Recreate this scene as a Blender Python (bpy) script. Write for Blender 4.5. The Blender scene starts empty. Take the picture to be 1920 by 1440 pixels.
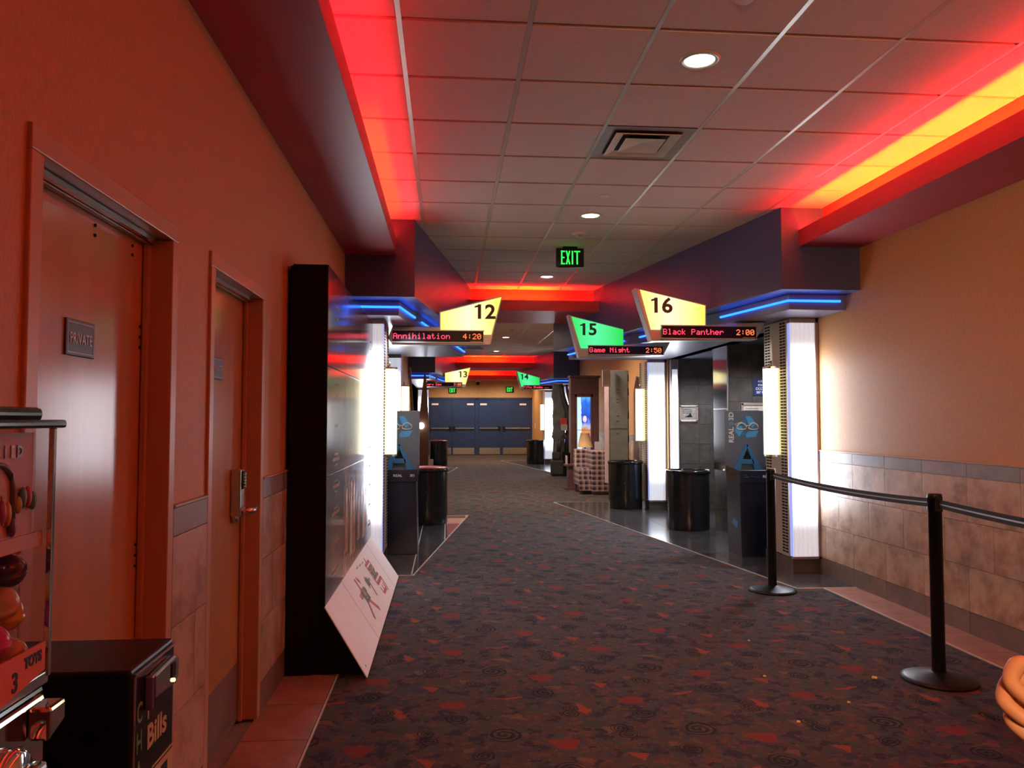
import bpy, bmesh, math, random
from mathutils import Vector, Matrix
random.seed(7)
sc = bpy.context.scene
COL = sc.collection
# ------------------------------------------------------------------ camera, world, exposure
EYE = 1.48
cam_d = bpy.data.cameras.new('camera'); cam = bpy.data.objects.new('camera', cam_d); COL.objects.link(cam)
cam_d.sensor_width = 36; cam_d.lens = 1458.6 / 1920 * 36; cam_d.clip_start = .05; cam_d.clip_end = 200
yaw, pitch = .08336, .04598
r_ = Vector((math.cos(yaw), -math.sin(yaw), 0))
f_ = Vector((math.sin(yaw) * math.cos(pitch), math.cos(yaw) * math.cos(pitch), math.sin(pitch)))
u_ = r_.cross(f_)
cam.matrix_world = Matrix(((r_.x, u_.x, -f_.x, 0), (r_.y, u_.y, -f_.y, 0), (r_.z, u_.z, -f_.z, EYE), (0, 0, 0, 1)))
sc.camera = cam
w = bpy.data.worlds.new('lobby_ambient'); sc.world = w; w.use_nodes = True
w.node_tree.nodes['Background'].inputs[0].default_value = (1, .50, .34, 1)
w.node_tree.nodes['Background'].inputs[1].default_value = .055
sc.view_settings.view_transform = 'Standard'; sc.view_settings.look = 'None'
sc.view_settings.exposure = 0.0; sc.view_settings.gamma = 1; sc.view_settings.use_curve_mapping = False
sc.cycles.use_denoising = True
sc.cycles.max_bounces = 8; sc.cycles.diffuse_bounces = 4; sc.cycles.glossy_bounces = 4
sc.cycles.transparent_max_bounces = 8; sc.cycles.sample_clamp_indirect = 6

def lamp(name, kind, loc, energy, color, size=.3, rot=(0, 0, 0), size_y=None, spot=None):
    l = bpy.data.lights.new(name, kind); l.energy = energy; l.color = color
    if kind == 'AREA':
        l.size = size
        if size_y: l.shape = 'RECTANGLE'; l.size_y = size_y
    elif kind == 'SPOT':
        l.spot_size = spot; l.spot_blend = .6; l.shadow_soft_size = size
    else: l.shadow_soft_size = size
    o = bpy.data.objects.new(name, l); o.location = loc; o.rotation_euler = rot; COL.objects.link(o)
    return o
R = math.radians
# unseen fill lamps added behind the camera: red-orange for left wall, warm for right
lamp('red_fill_lamp', 'AREA', (2.9, -.4, 2.5), 9, (1, .14, .03), 1.4, (R(62), 0, R(48)), 1.0)
wl_ = lamp('warm_fill_spot', 'SPOT', (-.3, -2.2, 2.75), 620, (1, .60, .30), .35, (0, 0, 0), None, R(62))
wl_.rotation_euler = (Vector((3.6, 5.6, .9)) - Vector((-.3, -2.2, 2.75))).to_track_quat('-Z', 'Y').to_euler()

# ------------------------------------------------------------------ node helper
class NT:
    def __init__(s, name):
        s.m = bpy.data.materials.new(name); s.m.use_nodes = True; s.t = s.m.node_tree
        s.b = s.t.nodes['Principled BSDF']; s.out = s.t.nodes['Material Output']
    def n(s, k, **kw):
        x = s.t.nodes.new(k)
        for a, v in kw.items(): setattr(x, a, v)
        return x
    def l(s, a, b): s.t.links.new(a, b)
class V:
    """scalar socket with arithmetic"""
    def __init__(s, nt, so): s.nt = nt; s.s = so
    def op(s, o, b=None, c=None):
        x = s.nt.n('ShaderNodeMath', operation=o); s.nt.l(s.s, x.inputs[0])
        for i, q in ((1, b), (2, c)):
            if q is None: continue
            if isinstance(q, V): s.nt.l(q.s, x.inputs[i])
            else: x.inputs[i].default_value = q
        return V(s.nt, x.outputs[0])
    def __add__(s, b): return s.op('ADD', b)
    def __sub__(s, b): return s.op('SUBTRACT', b)
    def __mul__(s, b): return s.op('MULTIPLY', b)
    def __truediv__(s, b): return s.op('DIVIDE', b)
    def lt(s, b): return s.op('LESS_THAN', b)
    def gt(s, b): return s.op('GREATER_THAN', b)
    def mx(s, b): return s.op('MAXIMUM', b)
    def mn(s, b): return s.op('MINIMUM', b)
def noise(nt, scale, detail=3, rough=.5, vec=None, out=0):
    x = nt.n('ShaderNodeTexNoise'); x.inputs['Scale'].default_value = scale
    x.inputs['Detail'].default_value = detail; x.inputs['Roughness'].default_value = rough
    if vec is not None: nt.l(vec, x.inputs['Vector'])
    return x.outputs[out]
def ramp(nt, fac, stops, interp='LINEAR'):
    x = nt.n('ShaderNodeValToRGB'); x.color_ramp.interpolation = interp
    e = x.color_ramp.elements
    while len(e) < len(stops): e.new(.5)
    for el, (p, c) in zip(e, stops): el.position = p; el.color = (*c, 1)
    nt.l(fac, x.inputs[0]); return x.outputs[0]
def mix(nt, fac, a, b):
    x = nt.n('ShaderNodeMix', data_type='RGBA')
    if isinstance(fac, V): fac = fac.s
    if isinstance(fac, (int, float)): x.inputs[0].default_value = fac
    else: nt.l(fac, x.inputs[0])
    for i, q in ((6, a), (7, b)):
        if isinstance(q, tuple): x.inputs[i].default_value = (*q, 1)
        else: nt.l(q, x.inputs[i])
    return x.outputs[2]
def objco(nt, kind='Object'): return nt.n('ShaderNodeTexCoord').outputs[kind]
def bump(nt, h, strength=.2, dist=.002):
    x = nt.n('ShaderNodeBump'); x.inputs['Strength'].default_value = strength; x.inputs['Distance'].default_value = dist
    nt.l(h, x.inputs['Height']); nt.l(x.outputs[0], nt.b.inputs['Normal'])
def mat(name, c, rough=.6, metal=0, var=.12, scale=8, bmp=0, bscale=60, spec=.5, coat=0):
    nt = NT(name); co = objco(nt)
    nz = noise(nt, scale, 4, .6, co)
    c1 = tuple(min(1, x * (1 - var)) for x in c); c2 = tuple(min(1, x * (1 + var)) for x in c)
    nt.l(ramp(nt, nz, [(.3, c1), (.7, c2)]), nt.b.inputs['Base Color'])
    nt.b.inputs['Roughness'].default_value = rough; nt.b.inputs['Metallic'].default_value = metal
    nt.b.inputs['Specular IOR Level'].default_value = spec
    if coat: nt.b.inputs['Coat Weight'].default_value = coat; nt.b.inputs['Coat Roughness'].default_value = .05
    if bmp: bump(nt, noise(nt, bscale, 3, .6, co), bmp)
    return nt.m
def emis(name, c, s, body=None):
    nt = NT(name); nt.b.inputs['Base Color'].default_value = (*(body or c), 1)
    nt.b.inputs['Emission Color'].default_value = (*c, 1); nt.b.inputs['Emission Strength'].default_value = s
    nt.b.inputs['Roughness'].default_value = .4
    return nt.m
def wallpaper():
    nt = NT('tan_wallpaper'); co = objco(nt)
    mp = nt.n('ShaderNodeMapping'); mp.inputs['Scale'].default_value = (1, 1, .25); nt.l(co, mp.inputs[0])
    a = noise(nt, 130, 2, .7, mp.outputs[0]); b = noise(nt, 2.2, 3, .5, co)
    nt.l(mix(nt, a, (.40, .20, .073), (.62, .335, .135)), nt.b.inputs['Base Color'])
    nt.b.inputs['Roughness'].default_value = .55; nt.b.inputs['Specular IOR Level'].default_value = .35
    bump(nt, a, .35, .003); return nt.m
def travertine(name, c1, c2, c3):
    nt = NT(name); co = objco(nt, 'Object'); oi = nt.n('ShaderNodeObjectInfo')
    va = nt.n('ShaderNodeVectorMath', operation='ADD'); nt.l(co, va.inputs[0])
    sc_ = nt.n('ShaderNodeVectorMath', operation='SCALE'); sc_.inputs[3].default_value = 7
    cb = nt.n('ShaderNodeCombineXYZ'); nt.l(oi.outputs['Random'], cb.inputs[0]); nt.l(oi.outputs['Random'], cb.inputs[1])
    nt.l(cb.outputs[0], sc_.inputs[0]); nt.l(sc_.outputs[0], va.inputs[1])
    n1 = noise(nt, 5, 6, .65, va.outputs[0]); n2 = noise(nt, 28, 4, .7, va.outputs[0])
    base = ramp(nt, n1, [(.33, c1), (.55, c2), (.72, c3)])
    nt.l(mix(nt, (V(nt, n2).gt(.63) * .25), base, c1), nt.b.inputs['Base Color'])
    nt.b.inputs['Roughness'].default_value = .38; bump(nt, n2, .08); return nt.m
def ceiltile():
    nt = NT('speckled_ceiling_tile'); co = objco(nt)
    a = V(nt, noise(nt, 150, 2, .8, co)); sp = a.lt(.36)
    nt.l(mix(nt, sp * .55, (.58, .49, .435), (.20, .155, .14)), nt.b.inputs['Base Color'])
    nt.b.inputs['Roughness'].default_value = .95; bump(nt, a.s, .5, .003); return nt.m
def maple():
    nt = NT('maple_door_veneer'); co = objco(nt)
    mp = nt.n('ShaderNodeMapping'); mp.inputs['Scale'].default_value = (1, 1, .07); nt.l(co, mp.inputs[0])
    a = noise(nt, 9, 5, .6, mp.outputs[0]); b = noise(nt, 90, 2, .5, mp.outputs[0])
    c = mix(nt, a, (.42, .21, .085), (.60, .35, .16)); nt.l(mix(nt, V(nt, b) * .25, c, (.35, .17, .06)), nt.b.inputs['Base Color'])
    nt.b.inputs['Roughness'].default_value = .19; nt.b.inputs['Specular IOR Level'].default_value = .75; return nt.m
def carpet():
    nt = NT('patterned_carpet'); co = objco(nt)
    sx = nt.n('ShaderNodeSeparateXYZ')
    wob = nt.n('ShaderNodeTexNoise'); wob.inputs['Scale'].default_value = 14; nt.l(co, wob.inputs['Vector'])
    sub = nt.n('ShaderNodeVectorMath', operation='SUBTRACT'); nt.l(wob.outputs['Color'], sub.inputs[0]); sub.inputs[1].default_value = (.5, .5, .5)
    scl = nt.n('ShaderNodeVectorMath', operation='SCALE'); nt.l(sub.outputs[0], scl.inputs[0]); scl.inputs[3].default_value = .034
    add = nt.n('ShaderNodeVectorMath', operation='ADD'); nt.l(co, add.inputs[0]); nt.l(scl.outputs[0], add.inputs[1])
    nt.l(add.outputs[0], sx.inputs[0])
    X = V(nt, sx.outputs[0]); Y = V(nt, sx.outputs[1]) ; PX, PY = .936, .924
    def loc(cx, cy):
        a = (X - (cx - PX / 2)).op('FLOORED_MODULO', PX) - PX / 2
        b = (Y - (3.59 + cy - PY / 2)).op('FLOORED_MODULO', PY) - PY / 2
        return a, b
    def poly(cx, cy, pts):
        x, y = loc(cx, cy); m = None; n = len(pts)
        for i in range(n):
            (x0, y0), (x1, y1) = [(q * .86, w_ * .86) for q, w_ in (pts[i], pts[(i + 1) % n])]
            a, b = -(y1 - y0), (x1 - x0); c = -(a * x0 + b * y0)
            h = (x * a + y * b + c).gt(0); m = h if m is None else m * h
        return m
    def spiral(cx, cy, r, sx_=1, ph=0):
        x, y = loc(cx, cy); y = y * sx_
        rr = (x * x + y * y).op('SQRT'); th = y.op('ARCTAN2', x) / (2 * math.pi)
        band = (rr * (2.6 / r) + th + ph).op('FRACT').lt(.5)
        return band * rr.lt(r)
    # mottled ground
    n1 = noise(nt, 7, 4, .6, co); n2 = noise(nt, 23, 4, .65, co); n3 = noise(nt, 11, 3, .6, co, 1); n4 = noise(nt, 210, 2, .6, co)
    s3 = nt.n('ShaderNodeSeparateColor'); nt.l(n3, s3.inputs[0])
    g = ramp(nt, n1, [(.35, (.046, .048, .074)), (.47, (.068, .070, .076)), (.56, (.080, .066, .054)), (.7, (.074, .056, .074))])
    g = mix(nt, V(nt, n2).gt(.575) * V(nt, n4).gt(.46), g, (.150, .085, .064))
    g = mix(nt, V(nt, s3.outputs[1]).gt(.61) * V(nt, n4).gt(.46), g, (.155, .070, .060))
    g = mix(nt, V(nt, s3.outputs[2]).gt(.58), g, (.036, .038, .060))
    g = mix(nt, V(nt, s3.outputs[0]).gt(.60) * .8, g, (.050, .085, .075))
    tan = (.19, .12, .08); red = (.26, .036, .032); org = (.36, .075, .038); blk = (.008, .008, .012); nav = (.035, .042, .065)
    def put(m, c): nonlocal g; g = mix(nt, m * V(nt, n4).gt(.42) * .85, g, c)
    put(poly(.503, .66, [(-.14, .07), (-.10, -.05), (.06, -.09), (.13, -.02), (.02, .06)]), nav)
    put(poly(.03, .36, [(-.07, .05), (-.02, -.05), (.08, -.03), (.09, .02)]), nav)
    put(poly(.72, .22, [(-.10, .0), (.02, -.06), (.10, .02), (.0, .07)]), (.045, .062, .068))
    put(poly(.541, .0, [(-.085, .065), (-.05, -.035), (-.01, -.07), (.045, -.06), (.085, .01), (.08, .06)]), red)
    put(poly(.037, .527, [(-.08, .045), (-.075, -.03), (.0, -.065), (.07, -.05), (.085, .03), (.03, .065)]), red)
    put(poly(.853, -.145, [(-.055, .05), (.012, -.065), (.055, .025)]), org)
    put(poly(.339, .612, [(-.10, -.012), (-.02, -.03), (.07, .0), (.08, .03)]), org)
    put(poly(.70, .43, [(-.03, .10), (-.02, -.03), (.03, -.06), (.02, .03)]), org)
    put(poly(.72, .40, [(-.06, .02), (-.02, -.05), (.02, -.02), (.03, .03)]), org)
    put(poly(.346, .343, [(-.11, .03), (.07, -.055), (.02, .045)]), tan)
    put(poly(.80, .14, [(-.07, .05), (-.03, -.04), (.03, .02), (.03, .055)]), tan)
    put(poly(.13, -.04, [(-.06, .035), (-.05, -.06), (-.02, -.01), (.08, .03)]), tan)
    put(poly(.60, .75, [(-.04, .02), (.03, -.03), (.05, .02), (.0, .04)]), tan)
    put(spiral(.273, .133, .085), blk); put(spiral(.53, .675, .070, 1, .4), blk); put(spiral(.06, .34, .062, 1, .2), blk)
    put(spiral(.835, .165, .05, 1, .1), blk); put(spiral(.865, .085, .052, 1, .6), blk)
    put(spiral(.17, -.09, .055, 1, .3), blk); put(spiral(.63, .44, .045, 1, .7), blk); put(spiral(.625, .37, .052, 1, .1), blk)
    g = mix(nt, V(nt, n4) * .35, g, mix(nt, .5, g, (.03, .02, .02)))
    nt.l(g, nt.b.inputs['Base Color']); nt.b.inputs['Roughness'].default_value = .95
    nt.b.inputs['Specular IOR Level'].default_value = .15
    bump(nt, n4, .6, .004); return nt.m

M = {}
M['wallpaper'] = wallpaper()
M['trav'] = travertine('beige_stone_tile', (.27, .165, .10), (.52, .37, .255), (.62, .46, .33))
M['greytile'] = travertine('grey_stone_tile', (.20, .185, .19), (.26, .24, .24), (.32, .29, .28))
M['basetile'] = travertine('brown_base_tile', (.14, .105, .09), (.19, .145, .12), (.235, .18, .15))
M['redtile'] = travertine('terracotta_floor_tile', (.26, .115, .075), (.36, .17, .115), (.42, .215, .15))
M['darktile'] = travertine('charcoal_tile', (.066, .056, .052), (.095, .082, .074), (.13, .112, .10))
M['slate'] = travertine('slate_floor_tile', (.045, .042, .046), (.068, .063, .066), (.09, .082, .084))
M['slate'].node_tree.nodes['Principled BSDF'].inputs['Roughness'].default_value = .16
M['darktile'].node_tree.nodes['Principled BSDF'].inputs['Roughness'].default_value = .22
M['grout'] = mat('grout', (.42, .33, .27), .9)
M['darkgrout'] = mat('dark_grout', (.22, .19, .175), .9)
M['ceil'] = ceiltile()
M['tbar'] = mat('ceiling_grid_metal', (.42, .39, .33), .35, .3, .05)
M['carpet'] = carpet()
M['redpaint'] = mat('red_satin_paint', (.44, .030, .045), .42, 0, .05, 3)
M['troughpaint'] = mat('trough_paint', (.60, .07, .08), .5, 0, .05, 3)
M['navy'] = mat('navy_satin_paint', (.060, .078, .20), .38, 0, .05, 3)
M['navydoor'] = mat('navy_door_paint', (.020, .045, .15), .32, 0, .1, 3)
M['canopy'] = mat('canopy_satin_metal', (.17, .17, .24), .35, .2, .05, 3)
M['frame'] = mat('tan_painted_frame', (.50, .30, .17), .35, 0, .05, 3)
M['maple'] = maple()
M['backpaint'] = mat('tan_back_wall_paint', (.50, .31, .17), .6, 0, .06, 4)
M['metal'] = mat('brushed_grey_metal', (.42, .40, .42), .35, .6, .06, 30)
M['mauve'] = mat('satin_pylon_metal', (.33, .28, .31), .4, .4, .05, 10)
M['beigemesh'] = mat('beige_grille_metal', (.52, .43, .33), .4, .3, .05, 10)
M['chrome'] = mat('polished_chrome', (.80, .80, .80), .08, 1, .02, 4)
M['steel'] = mat('brushed_steel', (.62, .60, .57), .25, 1, .06, 40)
M['black'] = mat('matte_black', (.005, .0045, .005), .75, 0, .2, 5, 0, 60, .15)
M['blackmetal'] = mat('black_powder_coat', (.008, .0075, .008), .38, 0, .2, 30, 0, 60, .3)
M['glossblack'] = mat('gloss_black_plastic', (.012, .012, .013), .16, 0, .2, 6)
M['bag'] = mat('black_can_liner', (.012, .012, .013), .22, 0, .2, 9, .6, 9)
M['redrim'] = mat('red_rim_plastic', (.45, .03, .03), .3)
M['white'] = mat('white_board', (.92, .85, .83), .45, 0, .03, 3)
M['whitetrim'] = mat('pale_metal_edging', (.75, .70, .62), .3, .3)
M['hole'] = mat('dark_void', (.004, .004, .004), .9)
M['redneon'] = emis('red_strip', (1, .012, .024), 72)
M['orangeneon'] = emis('orange_strip', (1, .30, .004), 110)
M['orangedim'] = emis('dim_orange_strip', (1, .16, .004), 30)
M['blueneon'] = emis('blue_strip', (.012, .12, 1), 5)
M['down'] = emis('downlight_lens', (1, .93, .78), 14)
M['green'] = emis('exit_green', (.02, 1, .10), 1.5)
M['led'] = emis('red_led_dots', (1, .045, .10), 3.0)
M['ledo'] = emis('amber_led_dots', (1, .16, .05), 2.6)
M['tube'] = emis('warm_fluorescent', (1, .95, .46), 2.8)
M['signyellow'] = emis('yellow_sign_face', (1, .80, .22), 1.15)
M['signgreen'] = emis('green_sign_face', (.06, .95, .27), .95)
M['numbrown'] = mat('brown_numeral_vinyl', (.10, .045, .015), .5)
M['numgreen'] = mat('dark_green_numeral_vinyl', (.01, .12, .03), .5)
def signface(name, c_mid, c_edge, s):
    nt = NT(name); co = objco(nt, 'Generated'); sp = nt.n('ShaderNodeSeparateXYZ'); nt.l(co, sp.inputs[0])
    nt.l(mix(nt, (V(nt, sp.outputs[0]) - .45).op('ABSOLUTE') * 1.9, c_mid, c_edge), nt.b.inputs['Emission Color'])
    nt.b.inputs['Base Color'].default_value = (.08, .08, .06, 1); nt.b.inputs['Emission Strength'].default_value = s
    return nt.m
M['signyellow'] = signface('yellow_sign_face', (1, .92, .58), (1, .82, .10), 1.25)
M['signgreen'] = signface('green_sign_face', (.10, 1, .42), (.0, .80, .10), 1.0)
def diffuser():
    nt = NT('ribbed_white_diffuser'); co = objco(nt); sp = nt.n('ShaderNodeSeparateXYZ'); nt.l(co, sp.inputs[0])
    z = V(nt, sp.outputs[2]); rib = (V(nt, sp.outputs[0]) * 420).op('SINE') * .5 + .5
    # no tubes modelled: their fall-off towards the caps is painted into the emission
    up = (z - .36).op('DIVIDE', .36).mx(0).mn(1); dn = ((z * -1) + 2.30).op('DIVIDE', .30).mx(0).mn(1)
    s = up * dn; s = s * s * s * 15 + (rib * .16 + .40)
    nt.b.inputs['Base Color'].default_value = (.75, .77, .85, 1)
    nt.b.inputs['Emission Color'].default_value = (.86, .90, 1, 1); nt.l(s.s, nt.b.inputs['Emission Strength'])
    bump(nt, rib.s, .4, .003); return nt.m
M['diff'] = diffuser()
M['diffblue'] = emis('bluish_side_diffuser', (.35, .45, 1), .75)

# ------------------------------------------------------------------ mesh helpers
class MB:
    def __init__(s): s.v = []; s.f = []; s.mi = []; s.sm = []; s.ms = []
    def add(s, vs, fs, m=0, smooth=False):
        o = len(s.v); s.v += [tuple(v) for v in vs]; s.f += [tuple(i + o for i in f) for f in fs]
        s.mi += [m] * len(fs); s.sm += [smooth] * len(fs); return s
    def box(s, x0, x1, y0, y1, z0, z1, m=0):
        x0, x1 = sorted((x0, x1)); y0, y1 = sorted((y0, y1)); z0, z1 = sorted((z0, z1))
        return s.add([(x0, y0, z0), (x1, y0, z0), (x1, y1, z0), (x0, y1, z0), (x0, y0, z1), (x1, y0, z1), (x1, y1, z1), (x0, y1, z1)],
                     [(0, 3, 2, 1), (4, 5, 6, 7), (0, 1, 5, 4), (1, 2, 6, 5), (2, 3, 7, 6), (3, 0, 4, 7)], m)
    def prism(s, pts, d, m=0, smooth=False):
        """closed polygon (3D points) extruded by vector d"""
        n = len(pts); d = Vector(d); a = [Vector(p) for p in pts]
        nrm = Vector((0, 0, 0))
        for i in range(n): nrm += a[i].cross(a[(i + 1) % n])
        if nrm.dot(d) > 0: a.reverse()
        return s.add(a + [p + d for p in a], [tuple(range(n)), tuple(range(2 * n - 1, n - 1, -1))] +
                     [(i, i + n, (i + 1) % n + n, (i + 1) % n) for i in range(n)], m, smooth)
    def lathe(s, prof, c=(0, 0, 0), n=24, m=0, smooth=True):
        vs = []; fs = []; k = len(prof)
        for i in range(n):
            a = 2 * math.pi * i / n
            for r, z in prof: vs.append((c[0] + r * math.cos(a), c[1] + r * math.sin(a), c[2] + z))
        for i in range(n):
            j = (i + 1) % n
            for q in range(k - 1): fs.append((i * k + q, j * k + q, j * k + q + 1, i * k + q + 1))
        return s.add(vs, fs, m, smooth)
    def tube(s, pts, r, n=10, m=0, smooth=True):
        P = [Vector(p) for p in pts]; rr = r if isinstance(r, (list, tuple)) else [r] * len(P); vs = []; fs = []
        for i, p in enumerate(P):
            t = (P[min(i + 1, len(P) - 1)] - P[max(i - 1, 0)]).normalized()
            up = Vector((0, 0, 1)) if abs(t.z) < .9 else Vector((1, 0, 0))
            a = t.cross(up).normalized(); b = a.cross(t)
            for k in range(n):
                an = 2 * math.pi * k / n; vs.append(p + (a * math.cos(an) + b * math.sin(an)) * rr[i])
        for i in range(len(P) - 1):
            for k in range(n):
                fs.append((i * n + k, i * n + (k + 1) % n, (i + 1) * n + (k + 1) % n, (i + 1) * n + k))
        fs.append(tuple(range(n))); fs.append(tuple(reversed(range((len(P) - 1) * n, len(P) * n))))
        return s.add(vs, fs, m, smooth)
    def ell(s, c, r, n=16, k=10, m=0):
        prof = [(math.sin(math.pi * i / k), -math.cos(math.pi * i / k)) for i in range(k + 1)]
        vs = []; fs = []
        for i in range(n):
            a = 2 * math.pi * i / n
            for q, z in prof: vs.append((c[0] + r[0] * q * math.cos(a), c[1] + r[1] * q * math.sin(a), c[2] + r[2] * z))
        for i in range(n):
            j = (i + 1) % n
            for q in range(k): fs.append((i * (k + 1) + q, j * (k + 1) + q, j * (k + 1) + q + 1, i * (k + 1) + q + 1))
        return s.add(vs, fs, m, True)
    def mesh(s, name, mats):
        me = bpy.data.meshes.new(name); me.from_pydata(s.v, [], s.f)
        for m in (mats if isinstance(mats, (list, tuple)) else [mats]): me.materials.append(m)
        for i, p in enumerate(me.polygons): p.material_index = s.mi[i]; p.use_smooth = s.sm[i]
        bm = bmesh.new(); bm.from_mesh(me); bmesh.ops.remove_doubles(bm, verts=bm.verts, dist=1e-6)
        bmesh.ops.recalc_face_normals(bm, faces=bm.faces); bm.to_mesh(me); bm.free(); return me
    def build(s, name, mats, parent=None, bevel=0, seg=2):
        if parent is not None:
            o_ = parent_world(parent); s.v = [tuple(Vector(v) - o_) for v in s.v]
        o = bpy.data.objects.new(name, s.mesh(name, mats)); COL.objects.link(o)
        if parent is not None: o.parent = parent
        if bevel:
            b = o.modifiers.new('bevel', 'BEVEL'); b.width = bevel; b.segments = seg; b.limit_method = 'ANGLE'; b.angle_limit = R(40)
        return o
def parent_world(p):
    v = Vector((0, 0, 0))
    while p is not None: v += p.location; p = p.parent
    return v
def box(*a): return MB().box(*a)
def tag(o, label=None, cat=None, group=None, kind=None):
    if label: o['label'] = label
    if cat: o['category'] = cat
    if group: o['group'] = group
    if kind: o['kind'] = kind
    return o
def thing(name, label, cat, loc=(0, 0, 0), group=None, kind=None):
    o = bpy.data.objects.new(name, None); o.empty_display_size = .1; COL.objects.link(o); o.location = loc
    return tag(o, label, cat, group, kind)
def struct(name, mb, m, label=None, bevel=0):
    o = mb.build(name, m, None, bevel); o['kind'] = 'structure'
    o['category'] = 'setting'; o['label'] = label or name.replace('_', ' ')
    return o
FONTS = {}
def text(name, s, size, org, xd, ud, m, parent=None, depth=.002, align='LEFT', bold=0, sx=1, shear=0):
    """lettering as a thin mesh standing on a surface: org = anchor, xd = reading direction, ud = up"""
    c = bpy.data.curves.new(name, 'FONT'); c.body = s; c.size = size; c.align_x = align; c.align_y = 'CENTER'
    c.extrude = depth / 2; c.offset = bold; c.resolution_u = 3; c.shear = shear
    t = bpy.data.objects.new('tmp', c); COL.objects.link(t)
    bpy.context.view_layer.update()
    me = bpy.data.meshes.new_from_object(t.evaluated_get(bpy.context.evaluated_depsgraph_get()))
    bpy.data.objects.remove(t)
    xd = Vector(xd).normalized(); ud = Vector(ud).normalized(); nd = xd.cross(ud)
    off = parent_world(parent) if parent is not None else Vector((0, 0, 0))
    for v in me.vertices: v.co = Vector(org) - off + xd * v.co.x * sx + ud * v.co.y + nd * v.co.z
    me.materials.clear(); me.materials.append(m); me.name = name
    o = bpy.data.objects.new(name, me); COL.objects.link(o)
    if parent is not None: o.parent = parent
    return o
def clip(poly, n, c):
    """keep the side of poly (2D) where n.p <= c"""
    out = []
    for i in range(len(poly)):
        a, b = poly[i], poly[(i + 1) % len(poly)]
        da, db = n[0] * a[0] + n[1] * a[1] - c, n[0] * b[0] + n[1] * b[1] - c
        if da <= 0: out.append(a)
        if (da < 0 < db) or (db < 0 < da):
            t = da / (da - db); out.append((a[0] + (b[0] - a[0]) * t, a[1] + (b[1] - a[1]) * t))
    return out
def area2(p): return abs(sum(p[i][0] * p[(i + 1) % len(p)][1] - p[(i + 1) % len(p)][0] * p[i][1] for i in range(len(p))) / 2)
_share = {}
def tileobj(name, key, mk, loc, m, parent):
    """a repeated piece that shares its mesh"""
    k = (name, key, m.name)
    if k not in _share: _share[k] = mk().mesh(name, m)
    o = bpy.data.objects.new(name, _share[k]); COL.objects.link(o)
    o.location = Vector(loc); o.parent = parent
    return o

# ------------------------------------------------------------------ setting: floor, ceiling, walls
CE = 3.337; LX = -.94; RX = 3.61; YB = 33.0; Y0 = -3.0
floor = struct('floor', box(-3.2, 6.2, Y0, YB + .2, -.12, -.012), M['darkgrout'], 'cinema corridor floor')
cp = MB(); cp.prism([(LX + .01, Y0, -.012), (RX - .01, Y0, -.012), (RX - .01, YB, -.012), (LX + .01, YB, -.012)], (0, 0, .012))
cp.build('carpet', M['carpet'], floor)
def floor_strip(x0, x1, y0, y1, m, w=.455):
    y = y0
    while y < y1 - .02:
        ye = min(y + w, y1)
        tileobj('floor_tile', (round(x1 - x0, 3), round(ye - y, 3)), lambda: box(0, x1 - x0 - .004, 0, ye - y - .005, 0, .006), (x0, y, 0), m, floor)
        y = ye
floor_strip(LX, -.629, 1.0, 7.5, M['redtile']); floor_strip(3.304, RX, 2.0, 6.65, M['redtile'])
MB().box(-.629, -.620, Y0, 7.5, 0, .008).build('floor_edging', M['whitetrim'], floor)
MB().box(3.294, 3.303, Y0, 6.65, 0, .008).build('floor_edging', M['whitetrim'], floor)
def island(hull, step, x00, y00, redtest, maxx=None):
    n = len(hull); cx = sum(p[0] for p in hull) / n; cy = sum(p[1] for p in hull) / n
    xs = [p[0] for p in hull]; ys = [p[1] for p in hull]
    i = 0
    for a in range(int((min(xs) - x00) / step) - 1, int((max(xs) - x00) / step) + 2):
        for b in range(int((min(ys) - y00) / step) - 1, int((max(ys) - y00) / step) + 2):
            x, y = x00 + a * step, y00 + b * step
            p = [(x + .002, y + .002), (x + step - .002, y + .002), (x + step - .002, y + step - .002), (x + .002, y + step - .002)]
            for k in range(n):
                (ax, ay), (bx, by) = hull[k], hull[(k + 1) % n]
                nx, ny = by - ay, -(bx - ax); c = nx * ax + ny * ay
                if nx * cx + ny * cy > c: nx, ny, c = -nx, -ny, -c
                p = clip(p, (nx, ny), c)
                if len(p) < 3: break
            if len(p) < 3 or area2(p) < .0005: continue
            px = sum(q[0] for q in p) / len(p)
            m = M['redtile'] if redtest(px) else M['slate']
            if len(p) == 4 and abs(area2(p) - (step - .004) ** 2) < 1e-6:
                tileobj('floor_tile', 'sq%.3f' % step, lambda: box(0, step - .004, 0, step - .004, 0, .006), (p[0][0], p[0][1], 0), m, floor)
            else:
                MB().prism([(q[0], q[1], 0) for q in p], (0, 0, .006)).build('floor_tile', m, floor)
def edging(pts):
    for (a, b) in zip(pts, pts[1:]):
        a = Vector((*a, 0)); b = Vector((*b, 0)); d = (b - a).normalized(); nn = Vector((-d.y, d.x, 0)) * .005
        MB().prism([a - nn, b - nn, b + nn, a + nn], (0, 0, .009)).build('floor_edging', M['whitetrim'], floor)
HR = [(2.984, 6.65), (3.62, 6.65), (5.6, 8.2), (5.6, 13.9), (1.909, 13.9)]
HR = [(3.06, 6.65), (3.61, 6.65), (3.61, 13.9), (1.909, 13.9)]
island(HR, .61, 1.78, 6.65, lambda x: False)
floor_r = [(3.61, 6.65), (3.06, 6.65), (1.909, 13.9), (3.3, 13.9)]
edging(floor_r)
HL = [(-.94, 7.51), (-.314, 7.51), (.332, 12.11), (-.94, 12.11)]
island(HL, .61, -.94, 7.51, lambda x: x > -.02)
edging([(-.94, 7.51), (-.314, 7.51), (.332, 12.11), (-.2, 12.11)])
for x in (-.33, -.02): edging([(x, 7.55 if x < -.1 else 9.7), (x, 12.1)])
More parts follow.
